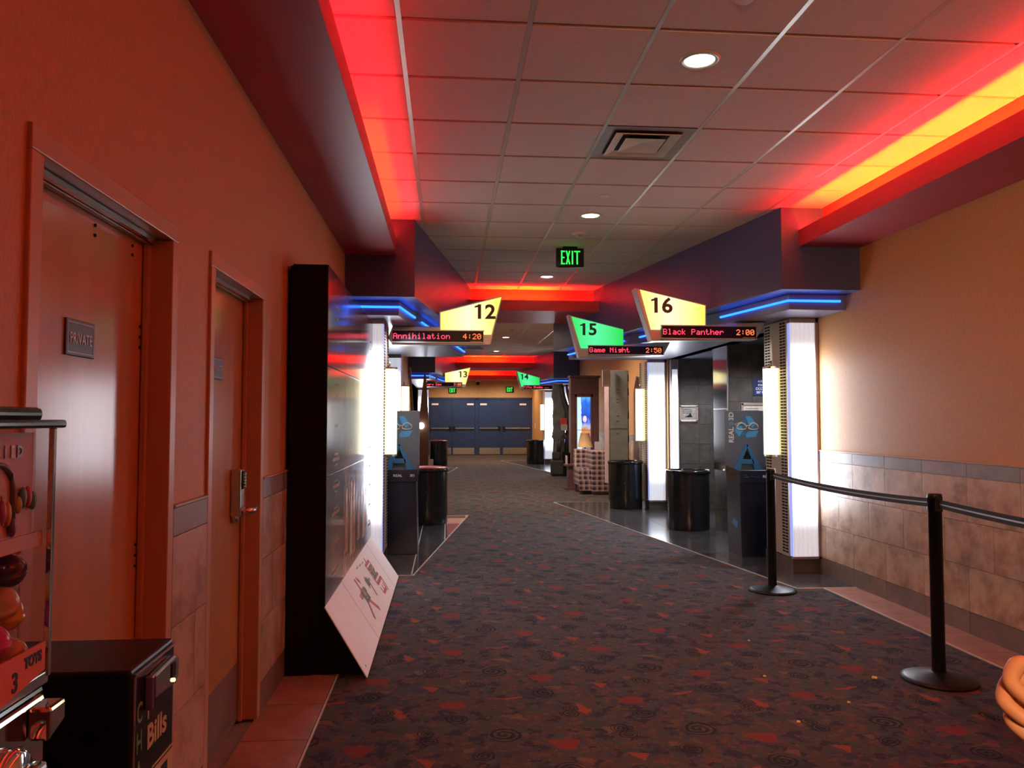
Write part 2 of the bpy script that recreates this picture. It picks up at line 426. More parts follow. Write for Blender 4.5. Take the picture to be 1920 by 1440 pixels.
# second entrance islands, far away
island([(3.02, 21.2), (3.61, 21.2), (3.61, 28.2), (1.95, 28.2)], .61, 1.78, 21.2, lambda x: False)
edging([(3.61, 21.2), (3.02, 21.2), (1.95, 28.2), (3.3, 28.2)])
island([(-.94, 19.1), (-.314, 19.1), (.332, 24.2), (-.94, 24.2)], .61, -.94, 19.1, lambda x: False)
edging([(-.94, 19.1), (-.314, 19.1), (.332, 24.2), (-.3, 24.2)])
# slate floor inside the recesses
for nm, (a, b, c, d) in {'floor_slab': (RX, 5.3, 8.0, 12.6), 'floor_slab.001': (-3.0, LX, 8.6, 12.0)}.items():
    MB().box(a, b, c, d, -.012, .005).build('recess_floor', M['slate'], floor)

ceiling = struct('ceiling', box(-3.2, 6.2, Y0, YB + .2, CE + .012, CE + .15), M['ceil'], 'suspended ceiling of speckled square tiles')
GX, GY, T = -.229, 3.543, .6096
DIFFCELL = (2, 2); LIGHTC = {}
def ceiling_bay(j0, j1, i0, i1, ylim, xlim):
    for i in range(i0, i1):
        for j in range(j0, j1):
            if (i, j) == (2, 2): continue
            x, y = GX + i * T, GY + j * T
            x0, x1 = max(x + .008, xlim[0]), min(x + T - .008, xlim[1]); y0, y1 = max(y + .009, ylim[0]), min(y + T - .009, ylim[1])
            if x1 - x0 < .03 or y1 - y0 < .03: continue
            def mk():
                m = MB(); a, b = x1 - x0, y1 - y0; e = .007
                m.add([(0, 0, .012), (a, 0, .012), (a, b, .012), (0, b, .012), (0, 0, .004), (a, 0, .004), (a, b, .004), (0, b, .004),
                       (e, e, -.004), (a - e, e, -.004), (a - e, b - e, -.004), (e, b - e, -.004)],
                      [(0, 1, 5, 4), (1, 2, 6, 5), (2, 3, 7, 6), (3, 0, 4, 7), (4, 5, 9, 8), (5, 6, 10, 9), (6, 7, 11, 10), (7, 4, 8, 11), (8, 9, 10, 11)])
                return m
            tileobj('ceiling_tile', (round(x1 - x0, 3), round(y1 - y0, 3)), mk, (x0, y0, CE), M['ceil'], ceiling)
    for i in range(i0, i1 + 1):
        x = GX + i * T
        if xlim[0] < x < xlim[1]:
            tileobj('ceiling_runner', (ylim, 1), lambda: box(-.012, .012, 0, ylim[1] - ylim[0], -.003, .008), (x, ylim[0], CE), M['tbar'], ceiling)
    for j in range(j0, j1 + 1):
        y = GY + j * T
        if ylim[0] < y < ylim[1]:
            tileobj('cross_bar', (xlim, 1), lambda: box(0, xlim[1] - xlim[0], -.012, .012, .0065, .011), (xlim[0], y, CE), M['tbar'], ceiling)
ceiling_bay(-6, 13, -1, 6, (-.2, 10.98), (-.70, 3.28))
ceiling_bay(14, 32, 0, 5, (12.15, 22.9), (-.23, 2.9))
ceiling_bay(33, 42, 0, 6, (24.0, 29.3), (-.7, 3.4))

# walls --------------------------------------------------------------
D1 = (1.80, 2.76); D2 = (3.14, 4.06); DZ = 2.13       # door frames, outer
wl = MB()
for a, b in ((Y0, D1[0]), (D1[1], D2[0]), (D2[1], 8.55), (12.0, 20.2), (24.6, YB)): wl.box(LX - .16, LX, a, b, 0, CE)
for a, b in (D1, D2): wl.box(LX - .16, LX, a, b, 2.15, CE); wl.box(LX - .5, LX - .16, a, b, 0, 2.2)
for a, b in ((8.55, 12.0), (20.2, 24.6)): wl.box(LX - .16, LX, a, b, 2.473, CE)
wall_left = struct('wall_left', wl, M['wallpaper'], 'left corridor wall in tan fabric wallpaper with stone tile dado')
wr = MB()
for a, b in ((Y0, 8.1), (12.5, 22.6), (26.9, YB)): wr.box(RX, RX + .16, a, b, 0, CE)
for a, b in ((8.1, 12.5), (22.6, 26.9)): wr.box(RX, RX + .16, a, b, 2.473, CE)
wall_right = struct('wall_right', wr, M['wallpaper'], 'right corridor wall in tan fabric wallpaper with stone tile dado')
wall_back = struct('wall_back', box(-1.1, RX + .16, YB, YB + .15, 0, CE), M['backpaint'], 'tan end wall above the blue double doors')
def dado(wall, X, s, y0, y1, w=.5, rows=True):
    """s = direction the tile faces along x"""
    bk = X + s * .004
    MB().box(X, bk, y0, y1, 0, 1.18).build('grout_bed', M['grout'], wall)
    y = y0; k = 0
    while y < y1 - .02:
        ye = min(y + w, y1)
        def put(nm, z0, z1, m, yy=y, ye_=ye):
            L = ye_ - yy - .004
            if L < .02: return
            tileobj(nm, (round(L, 3), round(z1 - z0, 3), s), lambda: box(0, s * .012, 0, L, 0, z1 - z0 - .004), (X, yy, z0), m, wall)
        put('base_tile', .0, .16, M['basetile'])
        put('border_tile', 1.082, 1.18, M['greytile'])
        y = ye; k += 1
    for r in range(3):
        y = y0 - (w / 2 if r % 2 else 0)
        while y < y1 - .02:
            a = max(y, y0); b = min(y + w, y1); L = b - a - .004
            if L > .02: tileobj('wall_tile', (round(L, 3), s), lambda: box(0, s * .012, 0, L, 0, .3035), (X, a, .16 + r * .3073), M['trav'], wall)
            y += w
    MB().box(X, X + s * .018, y0, y1, 1.18, 1.188).build('dado_cap', M['frame'], wall)
dado(wall_left, LX, 1, .2, D1[0]); dado(wall_left, LX, 1, D1[1], D2[0]); dado(wall_left, LX, 1, D2[1], 7.7)
dado(wall_left, LX, 1, 12.7, 18.8)
dado(wall_right, RX, -1, 2.6, 7.4, .51); dado(wall_right, RX, -1, 13.3, 20.5, .51)

# coves (light troughs) ---------------------------------------------
def cove_side(nm, xl, xb, xw, y0, y1, label, zs=3.0, stripx=None, stripz=.07, oy1=6):
    s = 1 if xb > xl else -1
    t = struct(nm, MB().box(xl, xw, y0, y1, zs, zs + .02), M['redpaint'], label)
    MB().box(xl, xl + s * .018, y0, y1, zs + .02, zs + .145).build('trough_lip', M['redpaint'], t)
    MB().box(xb, xw, y0, y1, zs + .02, CE).build('trough_back', M['troughpaint'], t)
    MB().box(stripx - .016, stripx + .016, y0 + .1, y1 - .05, zs + .04, zs + stripz).build('light_strip', M['redneon'], t)
    ox = xl + s * .07; oy0 = y0 + .1 if xl > 0 else 4.7
    MB().box(ox - .012, ox + .012, oy0, oy1, zs + .022, zs + .04).build('orange_strip', M['orangeneon' if xl > 0 else 'orangedim'], t)
    return t
cove_side('trim_1', -.472, -.70, LX, Y0, 7.2, 'red light trough soffit along the left wall', 3.0, -.60, .055, 7.0)
cove_side('trim_2', 3.056, 3.28, RX, Y0, 6.5, 'red light trough soffit along the right wall', 2.99, 3.22, .10, 6.2)
def beam(nm, yl, depth, x0, x1, label):
    t = struct(nm, MB().box(x0, x1, yl, yl + depth, 3.0, 3.02), M['redpaint'], label)
    MB().box(x0, x1, yl, yl + .018, 3.02, 3.15).build('trough_lip', M['redpaint'], t)
    MB().box(x0, x1, yl + .22, yl + depth, 3.02, CE).build('trough_back', M['troughpaint'], t)
    MB().box(x0 + .25, x1 - .25, yl + .12, yl + .14, 3.05, 3.08).build('light_strip', M['redneon'], t)
    MB().box(x0 + .6, x0 + (x1 - x0) * .62, yl + .07, yl + .09, 3.03, 3.05).build('orange_strip', M['orangeneon'], t)
beam('trim_3', 10.74, 1.4, .05, 2.45, 'nearest red cross beam with a light trough over the corridor')
beam('trim_4', 22.6, 1.4, .0, 2.8, 'second red cross beam with a light trough further down the corridor')
beam('trim_5', 29.06, 1.2, LX, RX, 'farthest red cross beam before the blue doors')

# ------------------------------------------------------------------ entrance canopies, pylons, recesses
def P3(pts, z): return [(x, y, z) for x, y in pts]
def soffit(nm, wx, xi, y0, slope, y1, label):
    pts = [(wx, y0), (xi, y0), (xi + slope * (y1 - y0), y1), (wx, y1)]
    return struct(nm, MB().prism(P3(pts, 2.615), (0, 0, CE - 2.615 + .01)), M['navy'], label)
soffit('trim_6', RX, 2.90, 6.5, -.1815, 12.78, 'dark blue angled soffit over the right entrance')
soffit('trim_7', LX, -.302, 7.2, .168, 12.5, 'dark blue angled soffit over the left entrance')
soffit('trim_8', RX, 2.892, 21.0, -.1815, 24.6, 'far dark blue soffit on the right')
soffit('trim_9', LX, -.287, 18.8, .136, 24.4, 'far dark blue soffit on the left')
def canopy(nm, label, wx, xi, y0, slope, y1, gaps, bayx, by0, by1):
    pts = [(wx, y0), (xi, y0), (xi + slope * (y1 - y0), y1), (wx, y1)]
    z0, z1 = 2.473, 2.613
    t = thing(nm, label, 'canopy', (xi, y0, z0), 'neon canopies over the entrances')
    MB().prism(P3(pts, z0), (0, 0, z1 - z0)).build('canopy_edge', M['canopy'], t, .004)
    if bayx is not None:
        MB().box(wx, bayx, by0, by1, z0, z0 + .02).build('recess_ceiling', M['canopy'], t)
    s = -1 if xi < wx else 1
    def seg(a, b):
        MB().tube([a, b], .011, 8).build('neon_tube', M['blueneon'], t)
    zz = z0 + .08
    seg((wx - (-s) * .08 if 0 else wx + s * .06, y0 - .012, zz), (xi + s * .008, y0 - .012, zz))
    edges = [y0] + [q for g in gaps for q in g] + [y1]
    for k in range(0, len(edges), 2):
        a, b = edges[k], edges[k + 1]
        seg((xi + slope * (a - y0) + s * .012, a - (.008 if k == 0 else 0), zz), (xi + slope * (b - y0) + s * .012, b, zz))
    return t
canopy('entrance_canopy', 'blue neon edged canopy over the near right entrance, behind the yellow number 16 sign', RX, 3.07, 6.75, -.18, 12.7, [(7.9, 8.3), (9.9, 10.4)], 5.3, 8.1, 12.5)
canopy('entrance_canopy', 'blue neon edged canopy over the near left entrance, behind the yellow number 12 sign', LX, -.463, 7.45, .15, 12.3, [(8.2, 8.6)], -3.0, 8.6, 12.0)
canopy('entrance_canopy', 'small far blue neon canopy on the right, behind the green number 14 sign', RX, 3.03, 21.25, -.18, 24.5, [(22.8, 23.3)], 5.3, 22.6, 26.9)
canopy('entrance_canopy', 'small far blue neon canopy on the left, behind the yellow number 13 sign', LX, -.44, 19.05, .13, 24.3, [(20.0, 20.5)], -3.0, 20.2, 24.6)

def pylon(label, wx, s, yf, depth, ws=.25, lab_s=None):
    """wx: wall x, s: +1 pylon on the left wall (grows to +x), -1 on the right wall; yf: y of its front"""
    xi = wx + s * ws; top = 2.472
    t = thing('light_pylon', label, 'light box', (wx + s * ws / 2, yf + depth / 2, 0), 'fluorescent light box pylons')
    MB().box(wx, xi - s * .0, yf, yf + depth, .14, top).build('housing', M['mauve'], t, .004)
    MB().box(wx, xi + s * .012, yf - .012, yf + depth + .01, 0, .138).build('tile_base', M['darktile'], t, .003)
    a, b = wx + s * .035, xi + s * .01
    m = MB(); n = 22
    x0, x1 = sorted((a, b)); z0, z1 = .165, 2.425; vs = []; fs = []
    for i in range(n + 1):
        x = x0 + (x1 - x0) * i / n; dy = .006 if i % 2 else 0
        vs += [(x, yf - .035 - dy, z0), (x, yf - .035 - dy, z1)]
        if i: fs.append((2 * i - 2, 2 * i, 2 * i + 1, 2 * i - 1))
    m.add(vs, fs); m.box(x0, x1, yf - .034, yf - .005, z0, z1)
    m.build('diffuser', M['diff'], t)
    MB().box(b, b + s * .006, yf - .03, yf + .03, z0, z1).build('side_diffuser', M['diffblue'], t)
    fr = MB()
    fr.box(wx + s * .002, wx + s * .035, yf - .045, yf, .14, top); fr.box(wx, xi + s * .02, yf - .045, yf, 2.425, top); fr.box(wx, xi + s * .02, yf - .045, yf, .14, .165)
    fr.build('frame', M['mauve'], t, .003)
    # grille on the corridor side
    g0, g1 = yf + .06, yf + depth - .03
    MB().box(xi, xi + s * .012, g0, g1, .15, top - .005).build('grille_panel', M['beigemesh'], t)
    sl = MB(); z = .18; wcol = (g1 - g0) * .24
    while z < top - .03:
        for c in (g0 + .02, g1 - .02 - wcol):
            sl.box(xi + s * .011, xi + s * .0135, c, c + wcol * .44, z, z + .017)
            sl.box(xi + s * .011, xi + s * .0135, c + wcol * .52, c + wcol, z, z + .017)
        z += .030
    o = sl.build('grille_slots', M['hole'], t); o['kind'] = 'stuff'
    return t
def sconce(label, x, s, y, r=.11):
    t = thing('tube_sconce', label, 'lamp', (x, y, 1.10), 'half round tube sconces')
    def half(rr, z0, z1, mb):
        pts = [(x, y - rr * .9, z0)] + [(x + s * rr * math.sin(math.pi * k / 10), y - rr * .9 * math.cos(math.pi * k / 10), z0) for k in range(1, 10)] + [(x, y + rr * .9, z0)]
        return mb.prism(pts, (0, 0, z1 - z0), 0, False)
    half(r, 1.13, 2.0, MB()).build('diffuser', M['tube'], t)
    half(r * 1.03, 2.0, 2.02, MB()).build('end_cap', M['steel'], t); half(r * 1.03, 1.11, 1.13, MB()).build('end_cap', M['steel'], t)
    MB().tube([(x + s * .03, y, 2.02), (x + s * .03, y, 2.08)], .012).build('stem', M['steel'], t)
    return t
pylon('tall glowing light box pylon beside the near right wall, next to the first stanchion', RX, -1, 7.33, .62, .27)
sconce('warm half round tube lamp on the near right pylon, beside the 3D glasses bin', 3.325, -1, 7.68)
pylon('glowing light box pylon in the middle right, between the two black waste bins', RX, -1, 12.6, .62, .29)
sconce('warm half round tube lamp on the middle right pylon, near the plaid sofa', 3.300, -1, 12.98)
pylon('glowing light box pylon on the left, just past the black poster standee', LX, 1, 7.75, .7, .30)
sconce('warm half round tube lamp on the near left pylon, left of the number 12 sign', -.624, 1, 8.10)
pylon('glowing light box pylon on the left behind the tall blue glasses bin', LX, 1, 12.0, .62, .22)
sconce('warm half round tube lamp on the left pylon behind the blue glasses bin', -.705, 1, 12.34)
pylon('far right light box pylon hidden behind the tree standee', RX, -1, 21.9, .62, .27)
pylon('far right light box pylon seen left of the tree standee', RX, -1, 26.2, .62, .29)
sconce('warm tube lamp on the far right pylon, left of the tree standee', 3.305, -1, 26.55)
pylon('far left light box pylon between the brown standee and the doors', LX, 1, 24.7, .62, .34)
# narrow side light box next to the middle right pylon
t = thing('side_light_box', 'narrow lit strip box right of the middle right pylon, beside the dark tiles', 'light box', (3.69, 12.5, 0))
MB().box(3.635, 3.76, 12.40, 12.5, .02, 2.47).build('housing', M['mauve'], t); MB().box(3.655, 3.74, 12.385, 12.40, .5, 2.3).build('diffuser', M['diff'], t)

def tilewall(wall, x0, x1, y, z0, z1, sz, xo=0, zo=0, m=None, face=-1):
    """tiles on a plane y=const facing the camera"""
    k0 = math.floor((x0 - xo) / sz)
    x = xo + k0 * sz
    while x < x1 - .01:
        a, b = max(x, x0), min(x + sz, x1); z = zo + math.floor((z0 - zo) / sz) * sz
        while z < z1 - .01:
            c, d = max(z, z0), min(z + sz, z1)
            if b - a > .02 and d - c > .02:
                tileobj('wall_tile', ('y', round(b - a, 3), round(d - c, 3)), lambda: box(.002, b - a - .002, 0, .008, .002, d - c - .002), (a, y - .008, c), m or M['darktile'], wall)
            z += sz
        x += sz
def tilewall_x(wall, x, s, y0, y1, z0, z1, sz, m=None):
    y = y0
    while y < y1 - .01:
        b = min(y + sz, y1); z = z0
        while z < z1 - .01:
            d = min(z + sz, z1)
            tileobj('wall_tile', ('x', s, round(b - y, 3), round(d - z, 3)), lambda: box(0, s * .008, .002, b - y - .002, .002, d - z - .002), (x, y, z), m or M['darktile'], wall)
            z = d
        y = b
# right recess: dark tile block R1 with chrome corner, and far wall R2
w1 = struct('wall_recess_right', MB().box(3.69, 5.3, 9.96, 10.5, 0, 2.473), M['darkgrout'], 'dark tiled wall of the right entrance with the blue occupancy notice')
tilewall(w1, 3.69, 4.65, 9.955, 0, 2.473, .315, 4.01, 2.035 - .315 * 7)
tilewall_x(w1, 3.69, -1, 9.96, 10.5, 0, .80, .27)
t = thing('chrome_panel', 'mirror chrome corner panel on the dark tiled wall behind the near right round bin', 'panel', (3.68, 9.96, .8))
MB().box(3.674, 3.688, 9.955, 10.5, .80, 2.47).build('panel', M['chrome'], t, .002)
MB().box(3.672, 3.69, 9.950, 9.962, .80, 2.47).build('edge_strip', M['steel'], t)
MB().box(3.672, 3.69, 9.955, 10.5, 1.62, 1.63).build('joint_strip', M['steel'], t)
w2 = struct('wall_recess_far', MB().box(3.76, 5.3, 12.45, 12.62, 0, 2.473), M['darkgrout'], 'far dark tiled wall of the right entrance behind the round bin')
tilewall(w2, 3.76, 4.75, 12.445, 0, 2.473, .322, 3.787, 2.051 - .322 * 7)
w3 = struct('wall_recess_side', MB().box(5.3, 5.4, 8.0, 12.62, 0, 2.473).box(3.61, 5.4, 7.95, 8.06, 0, 2.473), M['darkgrout'], 'outer tiled wall of the right entrance recess')
w4 = struct('wall_recess_left', MB().box(-3.1, -3.0, 8.4, 12.2, 0, 2.473).box(-3.0, LX, 12.0, 12.1, 0, 2.473).box(-3.0, LX, 8.5, 8.6, 0, 2.473), M['darkgrout'], 'tiled walls of the left entrance recess')
tilewall(w4, -1.7, LX, 11.995, 0, 2.473, .322)
w5 = struct('wall_recess_distant', MB().box(3.61, 5.3, 26.9, 27.0, 0, 2.473).box(5.3, 5.4, 22.6, 27, 0, 2.473).box(-3, LX, 24.6, 24.7, 0, 2.473).box(-3.1, -3, 20, 24.7, 0, 2.473).box(3.61, 5.3, 22.5, 22.6, 0, 2.473), M['darkgrout'], 'tiled recess walls of the far entrances')

# ------------------------------------------------------------------ doors on the left wall
def side_door(nm, label, y0, y1, hinge_far, signy, lock, kick):
    d = struct(nm, MB().box(LX - .125, LX - .082, y0 + .055, y1 - .055, .01, 2.085), M['maple'], label)
    f = MB(); X = LX + .012
    for a, b in ((y0, y0 + .055), (y1 - .055, y1)):
        f.box(LX - .15, X, a, b, 0, 2.0895)
    f.box(LX - .15, X, y0, y1, 2.09, 2.15)
    f.build('door_frame', M['frame'], d, .004)
    st = MB(); st.box(LX - .08, LX - .06, y0 + .055, y0 + .075, 0, 2.09); st.box(LX - .08, LX - .06, y1 - .075, y1 - .055, 0, 2.09); st.box(LX - .08, LX - .06, y0 + .055, y1 - .055, 2.07, 2.09)
    st.build('door_stop', M['frame'], d, .003)
    MB().box(LX - .05, LX - .035, y0 + .06, y1 - .06, 2.072, 2.088).build('head_seal', M['steel'], d)
    xs = LX - .082
    if kick: MB().box(xs, xs + .003, y0 + .07, y1 - .08, .02, .29).build('kick_plate', M['basetile'], d)
    if hinge_far:
        for z in (1.72, 1.0, .3):
            for q in (0, .035, .07): MB().tube([(xs, y1 - .085, z + q), (xs + .004, y1 - .085, z + q)], .005, 8).build('hinge_screw', M['hole'], d)
        for yy in (y0 + .24, y0 + .24, y0 + .42, y0 + .42):
            pass
        for i, yy in enumerate((2.33, 2.60)):
            for q in (0, .03): MB().tube([(xs, yy, 2.045 - q), (xs + .004, yy, 2.045 - q)], .005, 8).build('closer_screw', M['hole'], d)
    return d, xs
d1, xs1 = side_door('door_1', 'nearer maple door marked PRIVATE on the left wall', D1[0], D1[1], True, 0, False, False)
d2, xs2 = side_door('door_2', 'farther maple door with a keypad lever lock on the left wall', D2[0], D2[1], False, 0, True, True)
M['plaque'] = mat('dark_maroon_plaque', (.045, .028, .045), .35, 0, .1)
M['plaquetext'] = mat('silver_plaque_lettering', (.5, .38, .36), .4, .3)
def plaque(label, x, y0, y1, z0, z1):
    t = thing('door_plaque', label, 'sign', (x, y0, z0), 'PRIVATE plaques')
    MB().box(x, x + .006, y0, y1, z0, z1).build('plate', M['plaque'], t, .002)
    b = MB(); e = .008; w_ = .002
    for a in ((y0 + e, y1 - e, z0 + e, z0 + e + w_), (y0 + e, y1 - e, z1 - e - w_, z1 - e), (y0 + e, y0 + e + w_, z0 + e, z1 - e), (y1 - e - w_, y1 - e, z0 + e, z1 - e)):
        b.box(x + .006, x + .0068, *a)
    b.build('border_line', M['plaquetext'], t)
    text('lettering', 'PRIVATE', .043, (x + .0068, (y0 + y1) / 2, (z0 + z1) / 2 - .003), (0, 1, 0), (0, 0, 1), M['plaquetext'], t, .001, 'CENTER', .0004, .82)
plaque('dark PRIVATE plaque on the nearer maple door', xs1, 2.165, 2.335, 1.655, 1.755)
plaque('small PRIVATE plaque on the farther maple door, partly behind its frame', xs2, 3.46, 3.63, 1.66, 1.757)
# keypad lever lock
t = thing('keypad_lock', 'grey keypad lock with lever handle on the farther maple door', 'lock', (xs2, 3.84, 1.0))
MB().box(xs2, xs2 + .05, 3.80, 3.87, 1.02, 1.245).build('lock_body', M['steel'], t, .008)
kp = MB().box(xs2 + .05, xs2 + .056, 3.81, 3.862, 1.15, 1.235).build('keypad', M['glossblack'], t, .002)
for k in range(5):
    MB().box(xs2 + .056, xs2 + .062, 3.818, 3.854, 1.158 + k * .015, 1.167 + k * .015).build('key', M['steel'], kp)
MB().tube([(xs2 + .03, 3.84, 1.045), (xs2 + .085, 3.84, 1.045), (xs2 + .09, 3.86, 1.045), (xs2 + .088, 3.93, 1.05)], [.02, .018, .016, .011], 12).build('lever', M['steel'], t)
MB().tube([(xs2, 3.835, 1.015), (xs2 + .03, 3.835, 1.015)], .028, 14).build('rose', M['steel'], t)

# ------------------------------------------------------------------ end wall double doors
leafs = [(-.70, .205, 0), (.225, 1.185, 1), (1.34, 2.27, 0), (2.34, 3.55, 1)]
ZT = 2.37
for k, (a, b, hs) in enumerate(leafs):
    lab = ['leftmost blue door leaf in the end wall', 'second blue door leaf from the left in the end wall', 'third blue door leaf from the left in the end wall', 'rightmost, widest blue door leaf in the end wall'][k]
    d = struct('door_%d' % (k + 3), MB().box(a, b, YB - .06, YB - .01, .01, ZT - .03), M['navydoor'], lab)
    MB().box(a + .03, b - .03, YB - .066, YB - .06, .03, .30).build('kick_plate', M['steel'], d)
    MB().box(a + .04, b - .04, YB - .12, YB - .09, 1.10, 1.15).build('push_bar', M['steel'], d)
    hx = b - .07 if hs == 0 else a + .07
    MB().box(hx - .05, hx + .05, YB - .13, YB - .06, 1.06, 1.2).build('latch_case', M['blackmetal'], d)
    nx = a + .2 if hs == 0 else b - .2
    if k == 3: nx = b - .33
    MB().box(nx - .14, nx + .14, YB - .064, YB - .06, 2.10, 2.17).build('notice_plate', M['white'], d)
fm = MB()
for a, b in ((-.78, -.71), (1.19, 1.335), (3.55, 3.61)): fm.box(a, b, YB - .08, YB, 0, ZT)
fm.box(.207, .223, YB - .05, YB, 0, ZT); fm.box(2.27, 2.34, YB - .08, YB, 0, ZT)
fm.box(-.78, 3.61, YB - .08, YB, ZT - .03, ZT + .05)
struct('trim_10', fm, M['navydoor'], 'blue frame of the end doors')

# ------------------------------------------------------------------ lit number signs with LED boxes
F = {'A': '01110 10001 10001 11111 10001 10001 10001', 'n': '00000 00000 10110 11001 10001 10001 10001', 'i': '00100 00000 01100 00100 00100 00100 01110',
'h': '10000 10000 10110 11001 10001 10001 10001', 'l': '01100 00100 00100 00100 00100 00100 01110', 'a': '00000 00000 01110 00001 01111 10001 01111',
't': '01000 01000 11100 01000 01000 01001 00110', 'o': '00000 00000 01110 10001 10001 10001 01110', '4': '00010 00110 01010 10010 11111 00010 00010',
':': '00000 00100 00100 00000 00100 00100 00000', '2': '01110 10001 00001 00010 00100 01000 11111', '0': '01110 10001 10011 10101 11001 10001 01110',
'B': '11110 10001 10001 11110 10001 10001 11110', 'c': '00000 00000 01110 10001 10000 10001 01110', 'k': '10000 10000 10010 10100 11000 10100 10010',
'P': '11110 10001 10001 11110 10000 10000 10000', 'e': '00000 00000 01110 10001 11111 10000 01110', 'r': '00000 00000 10110 11001 10000 10000 10000',
'G': '01110 10001 10000 10111 10001 10001 01110', 'm': '00000 00000 11010 10101 10101 10101 10101', 'N': '10001 11001 10101 10011 10001 10001 10001',
'g': '00000 00000 01111 10001 01111 00001 01110', '5': '11111 10000 11110 00001 00001 10001 01110', 'E': '11111 10000 10000 11110 10000 10000 11111',
'v': '00000 00000 10001 10001 10001 01010 00100', 'y': '00000 00000 10001 10001 01111 00001 01110', 'D': '11110 10001 10001 10001 10001 10001 11110',
'F': '11111 10000 10000 11110 10000 10000 10000', 'f': '00110 01001 01000 11100 01000 01000 01000', 'S': '01111 10000 10000 01110 00001 00001 11110',
'd': '00001 00001 01101 10011 10001 10001 01111', 's': '00000 00000 01110 10000 01110 00001 11110', '.': '00000 00000 00000 00000 00000 01100 01100',
'3': '11111 00010 00100 00010 00001 10001 01110', ' ': '00000 00000 00000 00000 00000 00000 00000'}
def led_text(s, x, z, y, p, m, parent):
    if ' ' in s:                                     # every word is a piece of its own
        k = 0
        for wd in s.split(' '):
            led_text(wd, x + k * 6 * p, z, y, p, m, parent); k += len(wd) + 1
        return
    mb = MB(); q = p * .46
    for ci, ch in enumerate(s):
        for r, row in enumerate(F[ch].split()):
            for c, v in enumerate(row):
                if v == '1':
                    cx = x + (ci * 6 + c) * p; cz = z + (6 - r) * p
                    mb.prism([(cx - q, y, cz), (cx - q * .5, y, cz + q), (cx + q * .5, y, cz + q), (cx + q, y, cz), (cx + q * .5, y, cz - q), (cx - q * .5, y, cz - q)], (0, -.002, 0))
    mb.build('led_lettering', m, parent)
M['ledbody'] = mat('maroon_led_window', (.012, .003, .005), .35, 0, .1, 8, 0, 60, .25)
def numsign(label, num, Y, frame, face, led, facem, numm, numbox, title, time, right, shift=0, armz=None):
    k = 1 + shift / Y; Y += shift                    # measured at the first depth, hung at the second
    Z = lambda z: EYE + (z - EYE) * k
    frame = [(x * k, 2.472 if z in (2.472, 2.46, 2.465) else Z(z)) for x, z in frame]; face = [(x * k, Z(z)) for x, z in face]
    led = (led[0] * k, led[1] * k, Z(led[2]), Z(led[3])); numbox = (numbox[0] * k, Z(numbox[1]), numbox[2] * k, numbox[3] * k)
    t = thing('number_sign', label, 'sign', (sum(p[0] for p in frame) / len(frame), Y, min(p[1] for p in frame)), 'lit auditorium number signs')
    D = .16
    MB().prism([(x, Y, z) for x, z in frame], (0, D, 0)).build('sign_housing', M['metal'], t, .006)
    lf = MB().prism([(x, Y, z) for x, z in face], (0, -.012, 0)).build('lit_face', facem, t)
    (a, b, c, d) = led
    lb = MB().box(a, b, Y - .05, Y + .02, c, d).build('led_box', M['ledbody'], t, .004)
    fr = MB(); e = .010
    fr.box(a - e, b + e, Y - .052, Y + .01, d, d + e); fr.box(a - e, b + e, Y - .052, Y + .01, c - e, c)
    fr.build('led_bezel', M['metal'], t)
    x, z, w_, h_ = numbox
    text('numeral', num, h_ * 1.42, (x, Y - .0125, z), (1, 0, 0), (0, 0, 1), numm, lf, .003, 'LEFT', .0055, 1.10)
    MB().prism([(x + .042, Y - .011, z + h_ * .52), (x + .008, Y - .011, z + h_ * .45), (x + .008, Y - .011, z + h_ * .33), (x + .042, Y - .011, z + h_ * .38)], (0, -.003, 0)).build('numeral_flag', numm, lf)
    H = d - c; p = H * .60 / 7; p = min(p, (b - a) / (6 * (len(title) + len(time) + 3)))
    zz = c + (H - 7 * p) / 2 + .006
    led_text(title, a + .012, zz, Y - .0505, p, M['led'], lb)
    led_text(time, b - .018 - (len(time) * 6 - 1) * p, zz, Y - .0505, p, M['ledo'], lb)
    MB().box(b - .14, b - .015, Y - .0515, Y - .05, c + .006, c + .011).build('maker_mark', M['plaquetext'], lb)
    return t
numsign('yellow lit sign number 16 with a red LED strip reading Black Panther', '16', 8.0,
    [(1.967, 2.868), (2.738, 2.701), (2.735, 2.483), (3.387, 2.472), (3.272, 2.331), (2.143, 2.309)],
    [(2.022, 2.848), (2.719, 2.687), (2.717, 2.470), (2.243, 2.460), (2.233, 2.427), (2.135, 2.427)], (2.241, 3.256, 2.338, 2.462),
    M['signyellow'], M['numbrown'], (2.128, 2.676, .2, .154), 'Black Panther', '2:00', True, -.4)
numsign('green lit sign number 15 with a red LED strip reading Game Night', '15', 10.1,
    [(1.585, 2.864), (2.328, 2.68), (2.326, 2.481), (2.956, 2.472), (2.86, 2.332), (1.727, 2.296)],
    [(1.628, 2.839), (2.319, 2.673), (2.318, 2.465), (1.847, 2.449), (1.847, 2.420), (1.753, 2.420)], (1.851, 2.843, 2.342, 2.448),
    M['signgreen'], M['numgreen'], (1.735, 2.663, .2, .151), 'Game Night', '2:50', True, -.4)
numsign('yellow lit sign number 12 with a red LED strip reading Annihilation', '12', 8.28,
    [(.597, 2.818), (-.091, 2.635), (-.086, 2.46), (-.578, 2.46), (-.625, 2.346), (-.577, 2.273), (.461, 2.278)],
    [(.577, 2.795), (-.073, 2.621), (-.072, 2.428), (.385, 2.425), (.389, 2.389), (.47, 2.39)], (-.576, .381, 2.303, 2.419),
    M['signyellow'], M['numbrown'], (.283, 2.626, .2, .150), 'Annihilation', '4:20', False)
